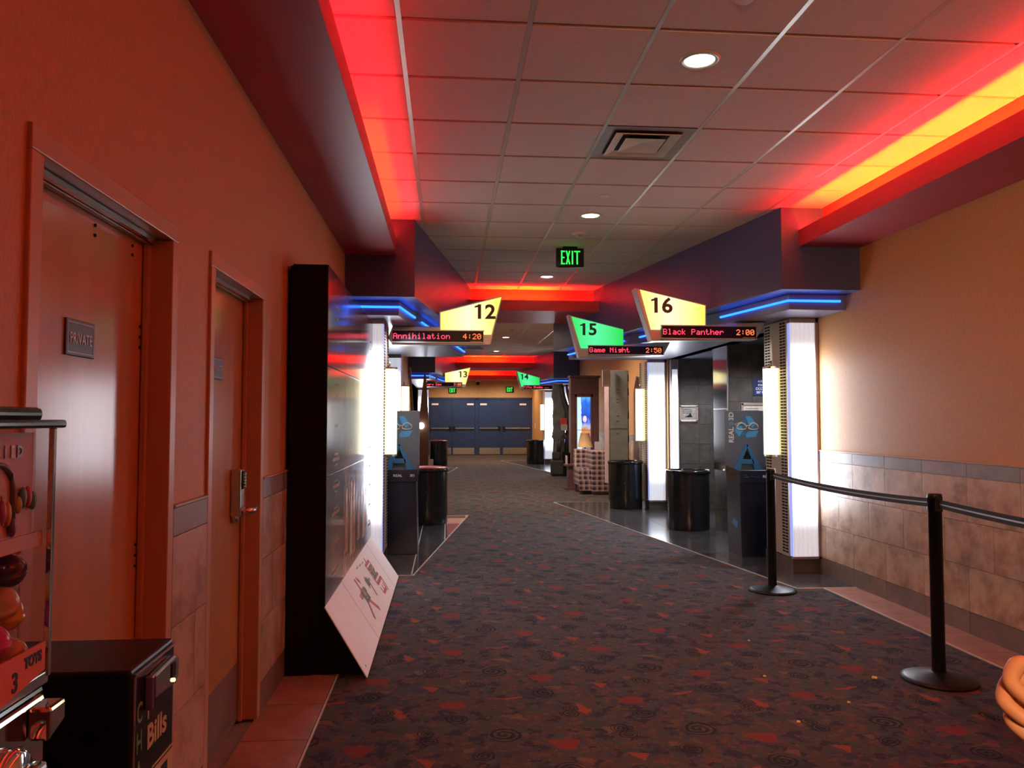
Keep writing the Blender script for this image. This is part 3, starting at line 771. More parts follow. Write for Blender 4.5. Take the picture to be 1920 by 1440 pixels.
numsign('small distant yellow sign number 13 on the left of the corridor', '13', 20.2,
    [(.615, 2.848), (-.069, 2.702), (-.06, 2.465), (-.522, 2.465), (-.53, 2.338), (.468, 2.313)],
    [(.595, 2.828), (-.053, 2.69), (-.05, 2.45), (.387, 2.445), (.40, 2.40), (.48, 2.40)], (-.60, .388, 2.345, 2.443),
    M['signyellow'], M['numbrown'], (.29, 2.65, .2, .155), 'Every Day', '3:00', False)
numsign('small distant green sign number 14 on the right of the corridor', '14', 23.0,
    [(2.034, 2.942), (2.763, 2.738), (2.763, 2.527), (3.29, 2.472), (3.189, 2.38), (2.179, 2.377)],
    [(2.075, 2.915), (2.745, 2.73), (2.745, 2.51), (2.266, 2.50), (2.256, 2.47), (2.20, 2.46)], (2.266, 3.26, 2.40, 2.497),
    M['signgreen'], M['numgreen'], (2.17, 2.75, .2, .155), 'Fifty Shades ...', '4:', True, -1.2)

# ------------------------------------------------------------------ ceiling fittings
def downlight(label, x, y, r=.095, lum=True):
    t = thing('downlight', label, 'lamp', (x, y, CE), 'round recessed downlights')
    MB().lathe([(r * .80, -.004), (r * .86, -.012), (r * 1.08, -.010), (r * 1.13, -.003), (r * 1.13, .004)], (x, y, CE), 32).build('trim_ring', M['tbar'], t)
    MB().lathe([(0, -.0055), (r * .82, -.0055), (r * .82, .002)], (x, y, CE), 32).build('lens', M['down'], t)
downlight('bright round downlight nearest the camera, in front of the air diffuser', 1.291, 3.837)
downlight('round downlight just before the hanging green EXIT sign', 1.292, 6.90)
downlight('round downlight beyond the EXIT sign, before the first red beam', 1.282, 9.93)
downlight('nearer of the two small downlights beyond the first red beam', 1.31, 17.36)
downlight('farther of the two small downlights beyond the first red beam', 1.32, 20.9)
lamp('downlight_glow', 'SPOT', (1.291, 3.837, CE - .03), 30, (1, .85, .66), .08, (0, 0, 0), None, R(110))
lamp('downlight_glow', 'SPOT', (1.292, 6.90, CE - .03), 30, (1, .85, .66), .08, (0, 0, 0), None, R(110))
lamp('downlight_glow', 'SPOT', (1.282, 9.93, CE - .03), 26, (1, .85, .66), .08, (0, 0, 0), None, R(110))
lamp('downlight_glow', 'SPOT', (1.31, 17.36, CE - .03), 30, (1, .85, .66), .08, (0, 0, 0), None, R(120))
lamp('downlight_glow', 'SPOT', (1.32, 20.9, CE - .03), 30, (1, .85, .66), .08, (0, 0, 0), None, R(120))
lamp('downlight_glow', 'SPOT', (1.32, 27.0, CE - .03), 40, (1, .85, .66), .08, (0, 0, 0), None, R(130))
for (x, y, z, e, c_) in ((1.3, 27.0, CE - .05, 420, (1, .78, .55)), (.4, 31.4, 3.25, 190, (1, .72, .45)), (2.4, 31.4, 3.25, 190, (1, .72, .45)), (.6, 14.5, CE - .05, 230, (1, .80, .62)), (2.0, 14.5, CE - .05, 260, (1, .80, .62)), (1.3, 19.0, CE - .05, 200, (1, .80, .62))):
    lamp('corridor_fill_spot', 'SPOT', (x, y, z), e, c_, .1, (0, 0, 0), None, R(165))  # fill spots without fittings, added to brighten the far corridor and end wall
for (x, y, e) in ((4.0, 9.0, 120), (4.2, 11.5, 110), (-1.6, 9.6, 30), (2.95, 7.75, 55), (-.40, 8.0, 30), (2.9, 10.9, 30), (4.3, 24.5, 60), (-1.7, 22.5, 60)):
    lamp('recess_fill_spot', 'SPOT', (x, y, 2.44), e, (.84, .90, 1), .06, (0, 0, 0), None, R(150))  # added to brighten dark tiles and glasses bins; only one canopy fixture is known
def disc_fit(nm, label, cat, x, y, prof, m, parts=None):
    t = thing(nm, label, cat, (x, y, CE))
    MB().lathe(prof, (x, y, CE), 24).build('cover', m, t)
    if parts:
        for n_, pr, mm in parts: MB().lathe(pr, (x, y, CE), 20).build(n_, mm, t)
M['plastic'] = mat('off_white_plastic', (.55, .47, .43), .5)
disc_fit('sprinkler_cover', 'flat round sprinkler cover between the air diffuser and the second downlight', 'cover', 1.292, 6.277, [(0, -.012), (.038, -.012), (.042, -.008), (.042, .004)], M['plastic'])
disc_fit('sprinkler_cover', 'round sprinkler cover at the top edge, nearest the camera', 'cover', 1.301, 3.25, [(0, -.012), (.038, -.012), (.042, -.008), (.042, .004)], M['plastic'])
disc_fit('smoke_detector', 'white smoke detector in front of the hanging EXIT sign', 'detector', 1.303, 7.565, [(.055, -.03), (.062, -.02), (.075, -.008), (.078, .004)], M['plastic'],
         [('sensor_head', [(0, -.055), (.022, -.054), (.03, -.045), (.034, -.03), (.055, -.03)], M['metal'])])
disc_fit('smoke_detector', 'distant smoke detector beyond the first red beam', 'detector', 1.33, 15.8, [(.055, -.03), (.062, -.02), (.075, -.008), (.078, .004)], M['plastic'],
         [('sensor_head', [(0, -.055), (.022, -.054), (.03, -.045), (.034, -.03), (.055, -.03)], M['metal'])])
# square air diffuser in cell (2,2)
x0, y0 = GX + 2 * T, GY + 2 * T; cxd, cyd = x0 + T / 2, y0 + T / 2
t = thing('air_diffuser', 'square stepped air diffuser set in the ceiling grid', 'vent', (cxd, cyd, CE))
def pyr(r0, z0, r1, z1, th=.004):
    m = MB(); P = lambda r, z: [(cxd - r, cyd - r, CE + z), (cxd + r, cyd - r, CE + z), (cxd + r, cyd + r, CE + z), (cxd - r, cyd + r, CE + z)]
    a, b, c, d = P(r0, z0), P(r1, z1), P(r1, z1 + th), P(r0, z0 + th)
    m.add(a + b, [(i, (i + 1) % 4, (i + 1) % 4 + 4, i + 4) for i in range(4)]); m.add(d + c, [(i, i + 4, (i + 1) % 4 + 4, (i + 1) % 4) for i in range(4)])
    m.add(b + c, [(i, (i + 1) % 4, (i + 1) % 4 + 4, i + 4) for i in range(4)]); m.add(a + d, [(i, i + 4, (i + 1) % 4 + 4, (i + 1) % 4) for i in range(4)])
    return m
MB().box(cxd - .3, cxd + .3, cyd - .3, cyd + .3, CE + .005, CE + .011).build('backing_plate', M['hole'], t)
M['vent'] = mat('vent_enamel', (.50, .45, .36), .4)
M['ventdark'] = mat('vent_inner_enamel', (.20, .15, .15), .45)
pyr(.297, -.002, .225, .002).build('outer_flange', M['ventdark'], t)
pyr(.215, -.016, .155, .002).build('middle_cone', M['vent'], t)
m_ = MB(); r = .135
P = [(cxd - r, cyd - r, CE - .016), (cxd + r, cyd - r, CE - .016), (cxd + r, cyd + r, CE - .016), (cxd - r, cyd + r, CE - .016), (cxd, cyd, CE + .003)]
m_.add(P, [(0, 1, 4), (1, 2, 4), (2, 3, 4), (3, 0, 4)]); m_.build('centre_cone', M['vent'], t)
# hanging exit sign
t = thing('exit_sign', 'black hanging sign with green EXIT letters in the middle of the ceiling', 'sign', (1.308, 8.2, 3.1))
eb = MB().box(1.158, 1.458, 8.17, 8.23, 3.112, 3.318).build('sign_body', M['glossblack'], t, .012, 3)
MB().box(1.228, 1.388, 8.16, 8.24, 3.316, CE).build('mount', M['glossblack'], t, .006)
M['exitface'] = mat('black_exit_face', (.006, .02, .008), .4)
def exit_letters(xc, y, z, w_, h_, parent):
    """EXIT built from strokes"""
    m = MB(); x0_ = xc - w_ / 2; lw = w_ / 4.3; th = w_ * .062; z0_, z1_ = z - h_ / 2, z + h_ / 2; yy = (y, y - .004)
    def bar(a, b, c, d): m.box(a, b, yy[0], yy[1], c, d)
    e = x0_; bar(e, e + th, z0_, z1_); bar(e, e + lw * .85, z1_ - th, z1_); bar(e, e + lw * .75, z - th / 2, z + th / 2); bar(e, e + lw * .85, z0_, z0_ + th)
    e = x0_ + lw * 1.05; a = lw
    m.prism([(e, yy[0], z0_), (e + th * 1.1, yy[0], z0_), (e + a, yy[0], z1_), (e + a - th * 1.1, yy[0], z1_)], (0, -.004, 0))
    m.prism([(e, yy[0], z1_), (e + th * 1.1, yy[0], z1_), (e + a, yy[0], z0_), (e + a - th * 1.1, yy[0], z0_)], (0, -.0035, 0))
    e = x0_ + lw * 2.4; bar(e, e + th * 1.1, z0_, z1_)
    e = x0_ + lw * 2.95; bar(e, x0_ + w_, z1_ - th, z1_); c_ = (e + x0_ + w_) / 2; bar(c_ - th * .55, c_ + th * .55, z0_, z1_)
    m.build('exit_letters', M['green'], parent)
exit_letters(1.312, 8.17, 3.213, .205, .145, eb)
def small_exit(label, x, z):
    t = thing('exit_sign', label, 'sign', (x, YB - .03, z - .12))
    eb = MB().box(x - .17, x + .17, YB - .05, YB, z - .12, z + .12).build('sign_body', M['glossblack'], t, .01)
    exit_letters(x, YB - .05, z, .24, .17, eb)
small_exit('tiny green EXIT sign on the end wall left of the number 14 sign', 2.66, 2.76)
small_exit('tiny green EXIT sign on the end wall, half hidden below the number 13 sign', .23, 2.72)
t = thing('security_camera', 'tiny dome camera on the end wall below the last red beam', 'camera', (1.30, YB, 3.02))
MB().box(1.22, 1.38, YB - .12, YB, 3.04, 3.12).build('bracket', M['white'], t); MB().ell((1.30, YB - .12, 3.02), (.08, .08, .08)).build('dome', M['glossblack'], t)
t = thing('fire_alarm_pull', 'small white box on the far right wall by the end doors', 'box', (RX, 31.5, 1.2))
MB().box(RX - .05, RX, 31.4, 31.5, 1.12, 1.34).build('box_body', M['white'], t, .004); MB().box(RX - .056, RX - .05, 31.42, 31.48, 1.16, 1.2).build('handle', M['redrim'], t)

# ------------------------------------------------------------------ stanchions and belt
def stanchion(x, y, label, cap=True):
    t = thing('stanchion', label, 'stanchion', (x, y, 0), 'belt stanchions')
    MB().lathe([(0, .0), (.198, .0), (.20, .006), (.198, .012), (.17, .022), (.11, .036), (.06, .046), (.04, .052)], (x, y, .001), 40).build('base', M['blackmetal'], t)
    MB().lathe([(.036, .048), (.036, 1.02), (.038, 1.02), (.038, 1.05), (.034, 1.056), (0, 1.056)], (x, y, 0), 28).build('post', M['blackmetal'], t)
    MB().box(x - .02, x + .02, y - .045, y + .045, .955, 1.045).build('belt_head', M['glossblack'], t, .004)
    return t
stanchion(2.816, 6.60, 'farther black stanchion post, in front of the near right light box')
stanchion(2.796, 4.28, 'nearer black stanchion post on the carpet by the right wall')
stanchion(2.78, 2.0, 'black stanchion post just outside the right edge of the view')
def belt(label, a, b):
    t = thing('stanchion_belt', label, 'belt', ((a[0] + b[0]) / 2, (a[1] + b[1]) / 2, .95), 'retractable belts')
    m = MB(); n = 16; vs = []; fs = []
    for i in range(n + 1):
        q = i / n; x = a[0] + (b[0] - a[0]) * q; y = a[1] + (b[1] - a[1]) * q; z = 1.0 - .05 * 4 * q * (1 - q) * .5
        vs += [(x - .0015, y, z - .025), (x - .0015, y, z + .025), (x + .0015, y, z + .025), (x + .0015, y, z - .025)]
        if i:
            o = 4 * i
            for k in range(4): fs.append((o - 4 + k, o - 4 + (k + 1) % 4, o + (k + 1) % 4, o + k))
    m.add(vs, fs); m.build('webbing', M['beltm'], t)
    s = MB(); vs = []; fs = []
    for i in range(n + 1):
        q = i / n; x = a[0] + (b[0] - a[0]) * q; y = a[1] + (b[1] - a[1]) * q; z = 1.0 - .05 * 4 * q * (1 - q) * .5
        vs += [(x - .0022, y, z - .004), (x - .0022, y, z + .004)]
        if i: o = 2 * i; fs.append((o - 2, o, o + 1, o - 1))
    s.add(vs, fs).build('stripe', M['metal'], t)
M['beltm'] = mat('black_webbing', (.02, .018, .02), .6, 0, .1, 5, .3, 300)
belt('black belt between the two visible stanchions', (2.816, 6.553), (2.796, 4.327))
belt('black belt running from the nearer stanchion out of the right edge', (2.796, 4.233), (2.78, 2.047))

# ------------------------------------------------------------------ waste bins
def bin_(label, x, y, r, h, red=False):
    t = thing('waste_bin', label, 'bin', (x, y, 0), 'round black waste bins')
    m = MB(); n = 48; vs = []; fs = []; prof = [(.97, .004), (1, .02), (1, .5), (.995, .9), (1, h / 1), ]
    zs = [.004, .03, .25, .5, h - .06, h - .02]
    for i in range(n):
        a = 2 * math.pi * i / n
        for k, z in enumerate(zs):
            rr = r * (.965 if k == 0 else .985) + (.004 * math.sin(a * 7 + z * 9) if 0 < k < 5 else 0)
            vs.append((x + rr * math.cos(a), y + rr * math.sin(a), z))
    K = len(zs)
    for i in range(n):
        j = (i + 1) % n
        for k in range(K - 1): fs.append((i * K + k, j * K + k, j * K + k + 1, i * K + k + 1))
    m.add(vs, fs, 0, True); m.build('body', M['bag'], t)
    MB().lathe([(r * .97, h - .05), (r * 1.03, h - .045), (r * 1.045, h - .02), (r * 1.04, h), (r * .99, h + .004), (r * .96, h - .01), (r * .95, h - .08)], (x, y, 0), 48).build('rim', M['glossblack'], t)
    MB().lathe([(0, h - .05), (r * .95, h - .05), (r * .95, h - .055), (0, h - .055)], (x, y, 0), 32).build('inner_lid', M['hole'], t)
    if red: MB().lathe([(r * .70, h + .001), (r * .99, h + .004), (r * .99, h + .010), (r * .72, h + .022), (0, h + .022)], (x, y, 0), 40).build('red_lid', M['redrim'], t)
bin_('near right round black waste bin, against the dark tiled wall corner', 3.27, 10.38, .285, .80)
bin_('second right round black waste bin, in front of the grey column standee', 2.99, 12.92, .285, .79)
bin_('near left black waste bin with a red lid, behind the blue glasses bin', -.27, 11.25, .285, .79, True)
bin_('distant left black waste bin with a red rim in front of the blue doors', -.26, 25.3, .285, .80, True)
bin_('distant right black waste bin in front of the rightmost blue door', 2.96, 26.0, .30, .80)

# ------------------------------------------------------------------ 3D glasses recycling bins
def grad_panel(name, top, bot):
    nt = NT(name); co = objco(nt, 'Generated'); sp = nt.n('ShaderNodeSeparateXYZ'); nt.l(co, sp.inputs[0])
    nt.l(ramp(nt, sp.outputs[2], [(0, bot), (1, top)]), nt.b.inputs['Base Color']); nt.b.inputs['Roughness'].default_value = .28
    return nt.m
M['binback'] = mat('slate_blue_card', (.12, .16, .24), .35, 0, .06, 3)
M['binbody'] = mat('navy_printed_card', (.012, .018, .045), .28, 0, .1, 3)
M['skyblue'] = mat('sky_blue_print', (.08, .42, .95), .4, 0, .08, 9)
M['midblue'] = mat('mid_blue_print', (.05, .22, .52), .4, 0, .08, 9)
M['palewhite'] = mat('pale_print', (.72, .74, .78), .5)
def arrows(parent, cx, y, cz, s, front=-1):
    """three-piece recycling mark of folded ribbons"""
    def pl(nm, pts, m, d=.003): MB().prism([(cx + a * s, y, cz + b * s) for a, b in pts], (0, -d, 0)).build(nm, m, parent)
    pl('logo_ribbon', [(-.12, .52), (.10, .52), (.42, .06), (.18, -.02), (-.22, .38)][0:2] + [(.40, .12), (.20, -.06), (-.02, .18)], M['skyblue'])
    pl('logo_ribbon', [(-.12, .52), (-.02, .18), (-.22, -.02), (-.34, .18)], M['midblue'])
    pl('logo_ribbon', [(-.62, .02), (-.34, .06), (-.24, -.14), (-.46, -.48), (-.66, -.20)], M['skyblue'])
    pl('logo_ribbon', [(-.24, -.14), (-.10, -.42), (-.46, -.48)], M['midblue'])
    pl('logo_ribbon', [(.0, -.22), (.52, -.18), (.36, -.48), (-.10, -.52), (-.14, -.38)], M['skyblue'])
    pl('logo_ribbon', [(.26, .0), (.52, -.18), (.10, -.20)], M['midblue'])
def glasses(parent, cx, y, cz, s):
    m = MB()
    def ring(c):
        P_ = [(c + .17 * s * math.cos(a), y, cz + (.11 * s) * math.sin(a) - .02 * s * math.cos(a * 2)) for a in [2 * math.pi * k / 16 for k in range(17)]]
        m.tube(P_, .007 * s / .3, 6)
    ring(cx - .21 * s); ring(cx + .21 * s); m.tube([(cx - .05 * s, y, cz + .02 * s), (cx, y, cz + .05 * s), (cx + .05 * s, y, cz + .02 * s)], .006 * s / .3, 6)
    m.tube([(cx - .38 * s, y, cz + .04 * s), (cx - .46 * s, y, cz + .09 * s), (cx - .20 * s, y, cz + .16 * s)], .005 * s / .3, 6)
    m.build('glasses_print', M['palewhite'], parent)
def recycler(label, x0, x1, yf, flipside):
    t = thing('glasses_recycling_bin', label, 'bin', ((x0 + x1) / 2, yf + .2, 0), '3D glasses recycling bins')
    yb = yf + .40; xc = (x0 + x1) / 2; W = x1 - x0
    by_ = MB().prism([(x0 + .02, yf, .005), (x0 + .02, yb, .005), (x0, yb, .86), (x0, yf - .02, .86)], (W - .02, 0, 0)).build('bin_body', M['binbody'], t, .006)
    bb = MB().box(x0, x1, yb, yb + .02, .86, 1.585).build('back_board', M['binback'], t, .004)
    MB().prism([(x0, yf - .025, .86), (x0, yb, .86), (x0, yb, .965), (x0, yf + .03, .93)], (.014, 0, 0)).build('side_rim', M['glossblack'], t)
    MB().prism([(x1 - .014, yf - .025, .86), (x1 - .014, yb, .86), (x1 - .014, yb, .965), (x1 - .014, yf + .03, .93)], (.014, 0, 0)).build('side_rim', M['glossblack'], t)
    fl = MB().box(x0, x1, yf - .03, yf - .016, .80, .935).build('front_lip', M['binbody'], t, .004)
    MB().box(x0 + .014, x1 - .014, yf, yb, .862, .87).build('slot_shelf', M['hole'], t)
    # raised triangle chute on the backboard
    for pts, m in (([(xc - .16, .93), (xc - .015, 1.20), (xc + .03, 1.20), (xc + .17, .93), (xc + .10, .93), (xc + .075, .99), (xc - .05, .99), (xc - .08, .93)], M['skyblue']),):
        A = [(xc - .17, .90), (xc - .01, 1.20), (xc + .02, 1.20), (xc - .05, 1.04), (xc - .08, .90)]
        B = [(xc + .18, .90), (xc + .02, 1.20), (xc - .01, 1.20), (xc + .05, 1.04), (xc + .09, .90)]
        Cc = [(xc - .075, .98), (xc + .085, .98), (xc + .07, 1.035), (xc - .055, 1.035)]
        for q in (A, B, Cc): MB().prism([(a, yb, b) for a, b in q], (0, -.035, 0)).build('chute_letter', M['midblue'], t, .002)
        MB().prism([(xc - .05, yb, 1.035), (xc + .06, yb, 1.035), (xc + .005, yb, 1.13)], (0, -.01, 0)).build('chute_opening', M['hole'], t)
    glasses(bb, xc + .02, yb - .006, 1.40, .33)
    arrows(bb, xc + .03, yb, 1.40, .235)
    arrows(by_, xc + .02, yf + .0, .46, .27)
    text('side_lettering', 'REAL', .078, (x0 + .07, yb - .003, 1.22), (0, 0, 1), (-1, 0, 0), M['palewhite'], bb, .003, 'LEFT', .002, 1.0)
    text('side_lettering', '3D', .078, (x0 + .07, yb - .003, 1.47), (0, 0, 1), (-1, 0, 0), M['palewhite'], bb, .003, 'LEFT', .002, 1.0)
    text('side_mark', 'D', .06, (x0 + .07, yb - .003, 1.42), (0, 0, 1), (-1, 0, 0), M['skyblue'], bb, .003, 'LEFT', .002, .7)
    text('lip_lettering', 'REAL', .038, (x1 - .27 if flipside else x0 + .25, yf - .031, .868), (1, 0, 0), (0, 0, 1), M['palewhite'], fl, .002, 'LEFT', .001, 1.15)
    text('lip_lettering', '3D', .038, (x1 - .09 if flipside else x0 + .42, yf - .031, .868), (1, 0, 0), (0, 0, 1), M['palewhite'], fl, .002, 'LEFT', .001, 1.15)
    if not flipside:
        ln = MB()
        for k in range(3): ln.box(x0 + .05 + k * .06, x0 + .10 + k * .06, yf - .032, yf - .03, .86 + .01 * (k % 2), .863 + .01 * (k % 2))
        ln.tube([(x0 + .06 + .02 * math.cos(a), yf - .032, .872 + .012 * math.sin(a)) for a in [k * .52 for k in range(13)]], .0015, 5)
        ln.build('lip_ornament', M['midblue'], fl)
        for zz, sz in ((.30, .1), (.44, .08), (.58, .12)):
            MB().prism([(x0 + .016, yf + .10, zz), (x0 + .016, yf + .26, zz + .04), (x0 + .016, yf + .20, zz + sz), (x0 + .016, yf + .08, zz + sz * .7)], (-.006, 0, 0)).build('side_ribbon', M['midblue'], by_)
    return t
recycler('blue glasses recycling bin on the right, beside the near right light box', 3.145, 3.62, 8.20, False)
recycler('tall blue glasses recycling bin on the left, behind the white board', -.78, -.315, 8.66, True)

# framed notices on the dark tiles
M['navysign'] = mat('navy_notice', (.02, .035, .13), .4)
t = thing('occupancy_sign', 'small navy notice with white lettering on the dark tiled wall above the blue bin', 'sign', (4.12, 9.94, 1.80))
MB().box(4.018, 4.36, 9.935, 9.947, 1.80, 2.02).build('plate', M['navysign'], t)
for s_, z, sz in (('AUDITORIUM', 1.985, .036), ('MAXIMUM', 1.935, .046), ('OCCUPANCY', 1.888, .046), ('387 PERSONS', 1.840, .046)):
    text('lettering', s_, sz, (4.185, 9.9345, z), (1, 0, 0), (0, 0, 1), M['palewhite'], t, .001, 'CENTER', .0008, .95)
def framed(label, x0, x1, z0, z1, y, dark):
    t = thing('framed_notice', label, 'frame', ((x0 + x1) / 2, y, z0), 'framed notices on the dark tiles')
    e = .03; f = MB(); f.box(x0, x1, y - .02, y, z0, z0 + e); f.box(x0, x1, y - .02, y, z1 - e, z1); f.box(x0, x0 + e, y - .02, y, z0, z1); f.box(x1 - e, x1, y - .02, y, z0, z1)
    f.build('frame', M['frm'], t, .003)
    MB().box(x0 + e, x1 - e, y - .008, y, z0 + e, z1 - e).build('print', M['printd'] if dark else M['printl'], t)
    ln = MB()
    for k in range(3): ln.box(x0 + .06, x1 - .10, y - .010, y - .008, z1 - .07 - k * .025, z1 - .075 - k * .025)
    ln.build('print_lines', M['glossblack'], t)
    if dark: MB().prism([(x0 + .08, y - .008, z0 + .08), (x1 - .09, y - .008, z0 + .08), (x1 - .13, y - .008, z0 + .15), ((x0 + x1) / 2, y - .008, z0 + .11)], (0, -.002, 0)).build('print_shape', M['glossblack'], t)
M['frm'] = mat('pewter_frame', (.55, .45, .38), .3, .6)
M['printd'] = mat('grey_print', (.30, .27, .24), .5, 0, .3, 12)
M['printl'] = mat('pale_certificate', (.50, .44, .36), .5, 0, .15, 20)
framed('small framed grey print on the far dark tiles, above the round bin', 3.779, 4.088, 1.443, 1.714, 12.437, True)
framed('framed pale certificate on the dark tiles below the navy notice', 3.852, 4.185, 1.44, 1.70, 9.947, False)

# ------------------------------------------------------------------ poster standee at the left wall
t = thing('poster_standee', 'tall black cardboard poster standee against the left wall with a white slanted base', 'standee', (-.82, 6.0, 0))
SX = -.71; SY0, SY1, SZ = 4.65, 7.42, 2.40
sd = MB(); sd.prism([(LX + .03, SY0, .01), (SX, SY0, .01), (SX, SY0, SZ), (LX + .03, SY0, SZ)], (0, SY1 - SY0, 0))
sd.prism([(SX, SY0, .01), (-.462, SY0, .01), (SX, SY0, .383)], (0, SY1 - SY0 - .02, 0))
sd.build('standee_body', M['black'], t, .004)
MB().box(LX + .02, LX + .16, SY0 - .006, SY0, .0, SZ - .01).build('rear_flange', M['black'], t)
def poster_mat(name, kind):
    nt = NT(name); co = objco(nt)
    if kind == 'dark':
        nt.l(ramp(nt, noise(nt, 3, 3, .5, co), [(.3, (.012, .012, .016)), (.7, (.028, .026, .032))]), nt.b.inputs['Base Color'])
    else:
        mp = nt.n('ShaderNodeMapping'); mp.inputs['Scale'].default_value = (1, 5.5, 1.5); nt.l(co, mp.inputs[0])
        vo = nt.n('ShaderNodeTexVoronoi'); vo.inputs['Scale'].default_value = 3.2; nt.l(mp.outputs[0], vo.inputs['Vector'])
        a = noise(nt, 4, 5, .7, mp.outputs[0])
        c = ramp(nt, a, [(.30, (.025, .012, .008)), (.42, (.36, .15, .06)), (.54, (.62, .32, .14)), (.66, (.85, .58, .34)), (.8, (.10, .035, .015))])
        sc3 = nt.n('ShaderNodeSeparateXYZ'); nt.l(co, sc3.inputs[0])
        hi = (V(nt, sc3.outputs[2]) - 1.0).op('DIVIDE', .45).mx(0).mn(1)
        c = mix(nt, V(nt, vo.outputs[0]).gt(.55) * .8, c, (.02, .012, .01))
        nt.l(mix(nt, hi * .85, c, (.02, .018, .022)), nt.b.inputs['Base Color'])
    nt.b.inputs['Roughness'].default_value = .13; nt.b.inputs['Specular IOR Level'].default_value = .5
    nt.b.inputs['Coat Weight'].default_value = .15; nt.b.inputs['Coat Roughness'].default_value = .06
    bump(nt, noise(nt, 2.2, 2, .5, co), .12, .012)
    return nt.m
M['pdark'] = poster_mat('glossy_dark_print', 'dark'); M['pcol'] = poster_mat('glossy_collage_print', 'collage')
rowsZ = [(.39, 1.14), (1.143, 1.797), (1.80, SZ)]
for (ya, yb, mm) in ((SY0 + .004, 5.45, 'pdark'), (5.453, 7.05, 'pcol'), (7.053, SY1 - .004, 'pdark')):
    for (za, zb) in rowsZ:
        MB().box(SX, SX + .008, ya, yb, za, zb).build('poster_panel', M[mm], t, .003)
M['gold'] = mat('gold_print', (.50, .31, .10), .4); M['silverp'] = mat('pale_grey_print', (.35, .33, .33), .4)
# small unreadable credit lines: name in gold under a pale word
rnd = random.Random(3)
for yc in (5.05, 7.22):
    for k, z in enumerate((.52, .70, .88, 1.05, 1.22, 1.40, 1.66, 1.93, 2.15)):
        g1 = MB(); g2 = MB(); wd = .13 + .05 * rnd.random(); sc_ = 1 if yc < 6 else .6
        def word(mb, z_, w_, h_):
            y = yc - w_ * sc_
            while y < yc + w_ * sc_:
                l = (.018 + .012 * rnd.random()) * sc_; mb.box(SX + .008, SX + .0086, y, y + l * .62, z_, z_ + h_ * (.7 + .3 * rnd.random())); y += l
        word(g1, z + .035, wd * .55, .016); word(g2, z, wd, .026); word(g1, z - .03, wd * .3, .012)
        if k < 5: g1.build('credit_word', M['silverp'], t); g2.build('credit_name', M['gold'], t)
        else:
            g1.build('credit_word', M['silverp'], t)
# collage figures: upright shapes in relief
M['fig1'] = mat('tan_figure_print', (.62, .34, .16), .25, 0, .35, 14, 0, 60, .4, .1); M['fig2'] = mat('pale_figure_print', (.85, .62, .38), .25, 0, .3, 12, 0, 60, .4, .1); M['fig3'] = mat('umber_figure_print', (.13, .05, .025), .25, 0, .4, 12, 0, 60, .4, .1)
y = 5.52; k = 0
while y < 6.98:
    wd = .09 + .08 * rnd.random(); hb = .46 + .1 * rnd.random(); ht = .82 + .30 * rnd.random()
    pts = [(y, hb), (y + wd, hb), (y + wd * .95, ht - .16), (y + wd * .78, ht - .13), (y + wd * .82, ht - .03), (y + wd * .5, ht), (y + wd * .2, ht - .03), (y + wd * .22, ht - .13), (y + wd * .05, ht - .16)]
    MB().prism([(SX + .008, a, b) for a, b in pts], (.0006, 0, 0)).build('printed_figure', M[('fig1', 'fig3', 'fig2', 'fig1', 'fig3')[k % 5]], t)
    MB().prism([(SX + .0086, y + wd * .5 + wd * .2 * math.cos(a), ht - .07 + .035 * math.sin(a)) for a in [q * .785 for q in range(8)]], (.0005, 0, 0)).build('printed_face', M[('fig2', 'fig1', 'fig1')[k % 3]], t)
    y += wd * 1.15; k += 1
# slanted white base board
A = Vector((SX + .004, SY0 - .01, .392)); B = Vector((-.450, SY0 - .09, .012)); down = (B - A); L = (Vector((SX + .004, SY0, .392)) - Vector((-.45, SY0, .012))).length
dn = Vector((-.45 - SX - .004, 0, .012 - .392)).normalized(); nrm = Vector((-dn.z, 0, dn.x)); nrm = nrm if nrm.x > 0 else -nrm
def sl(y, q, h=0): p = Vector((SX + .004, y, .392)) + dn * q * L + nrm * h; return p
MB().prism([sl(SY0 - .01, 0), sl(SY0 - .10, 1), sl(7.42, 1), sl(7.42, 0)], nrm * .006).build('base_board', M['white'], t, .001)
for yy in (5.35, 6.95): MB().prism([sl(yy, 0, .006), sl(yy - .02, 1, .006), sl(yy - .016, 1, .006), sl(yy + .004, 0, .006)], nrm * .0008).build('fold_line', M['silverp'], t)
M['redink'] = mat('red_ink', (.50, .035, .035), .45); M['blackink'] = mat('black_ink', (.02, .016, .012), .45); M['yellowink'] = mat('yellow_ink', (.62, .42, .06), .45); M['greyink'] = mat('grey_ink', (.35, .31, .31), .5)
UP = -dn; RD = Vector((0, 1, 0))
if RD.cross(UP).dot(nrm) < 0: RD = -RD
def stroke(y0, q0, y1, q1, w_, m, nm='title_stroke', h=.0066):
    if nm == 'title_stroke': w_ *= 1.35
    a, b = sl(y0, q0, h), sl(y1, q1, h); d = (b - a).normalized(); s_ = nrm.cross(d).normalized() * w_ / 2
    return MB().prism([a - s_, b - s_, b + s_, a + s_], nrm * .0008).build(nm, m, t)
# large character of strokes: dog
c = 5.72
stroke(c - .15, .42, c + .15, .42, .028, M['redink']); stroke(c, .16, c, .55, .028, M['redink']); stroke(c, .50, c - .15, .80, .026, M['redink']); stroke(c, .50, c + .17, .82, .030, M['redink']); stroke(c + .07, .18, c + .12, .28, .024, M['redink'])
# small character
c = 6.10
stroke(c - .03, .30, c - .07, .50, .018, M['redink']); stroke(c - .05, .40, c + .10, .40, .018, M['redink']); stroke(c + .03, .40, c - .01, .68, .018, M['redink'])
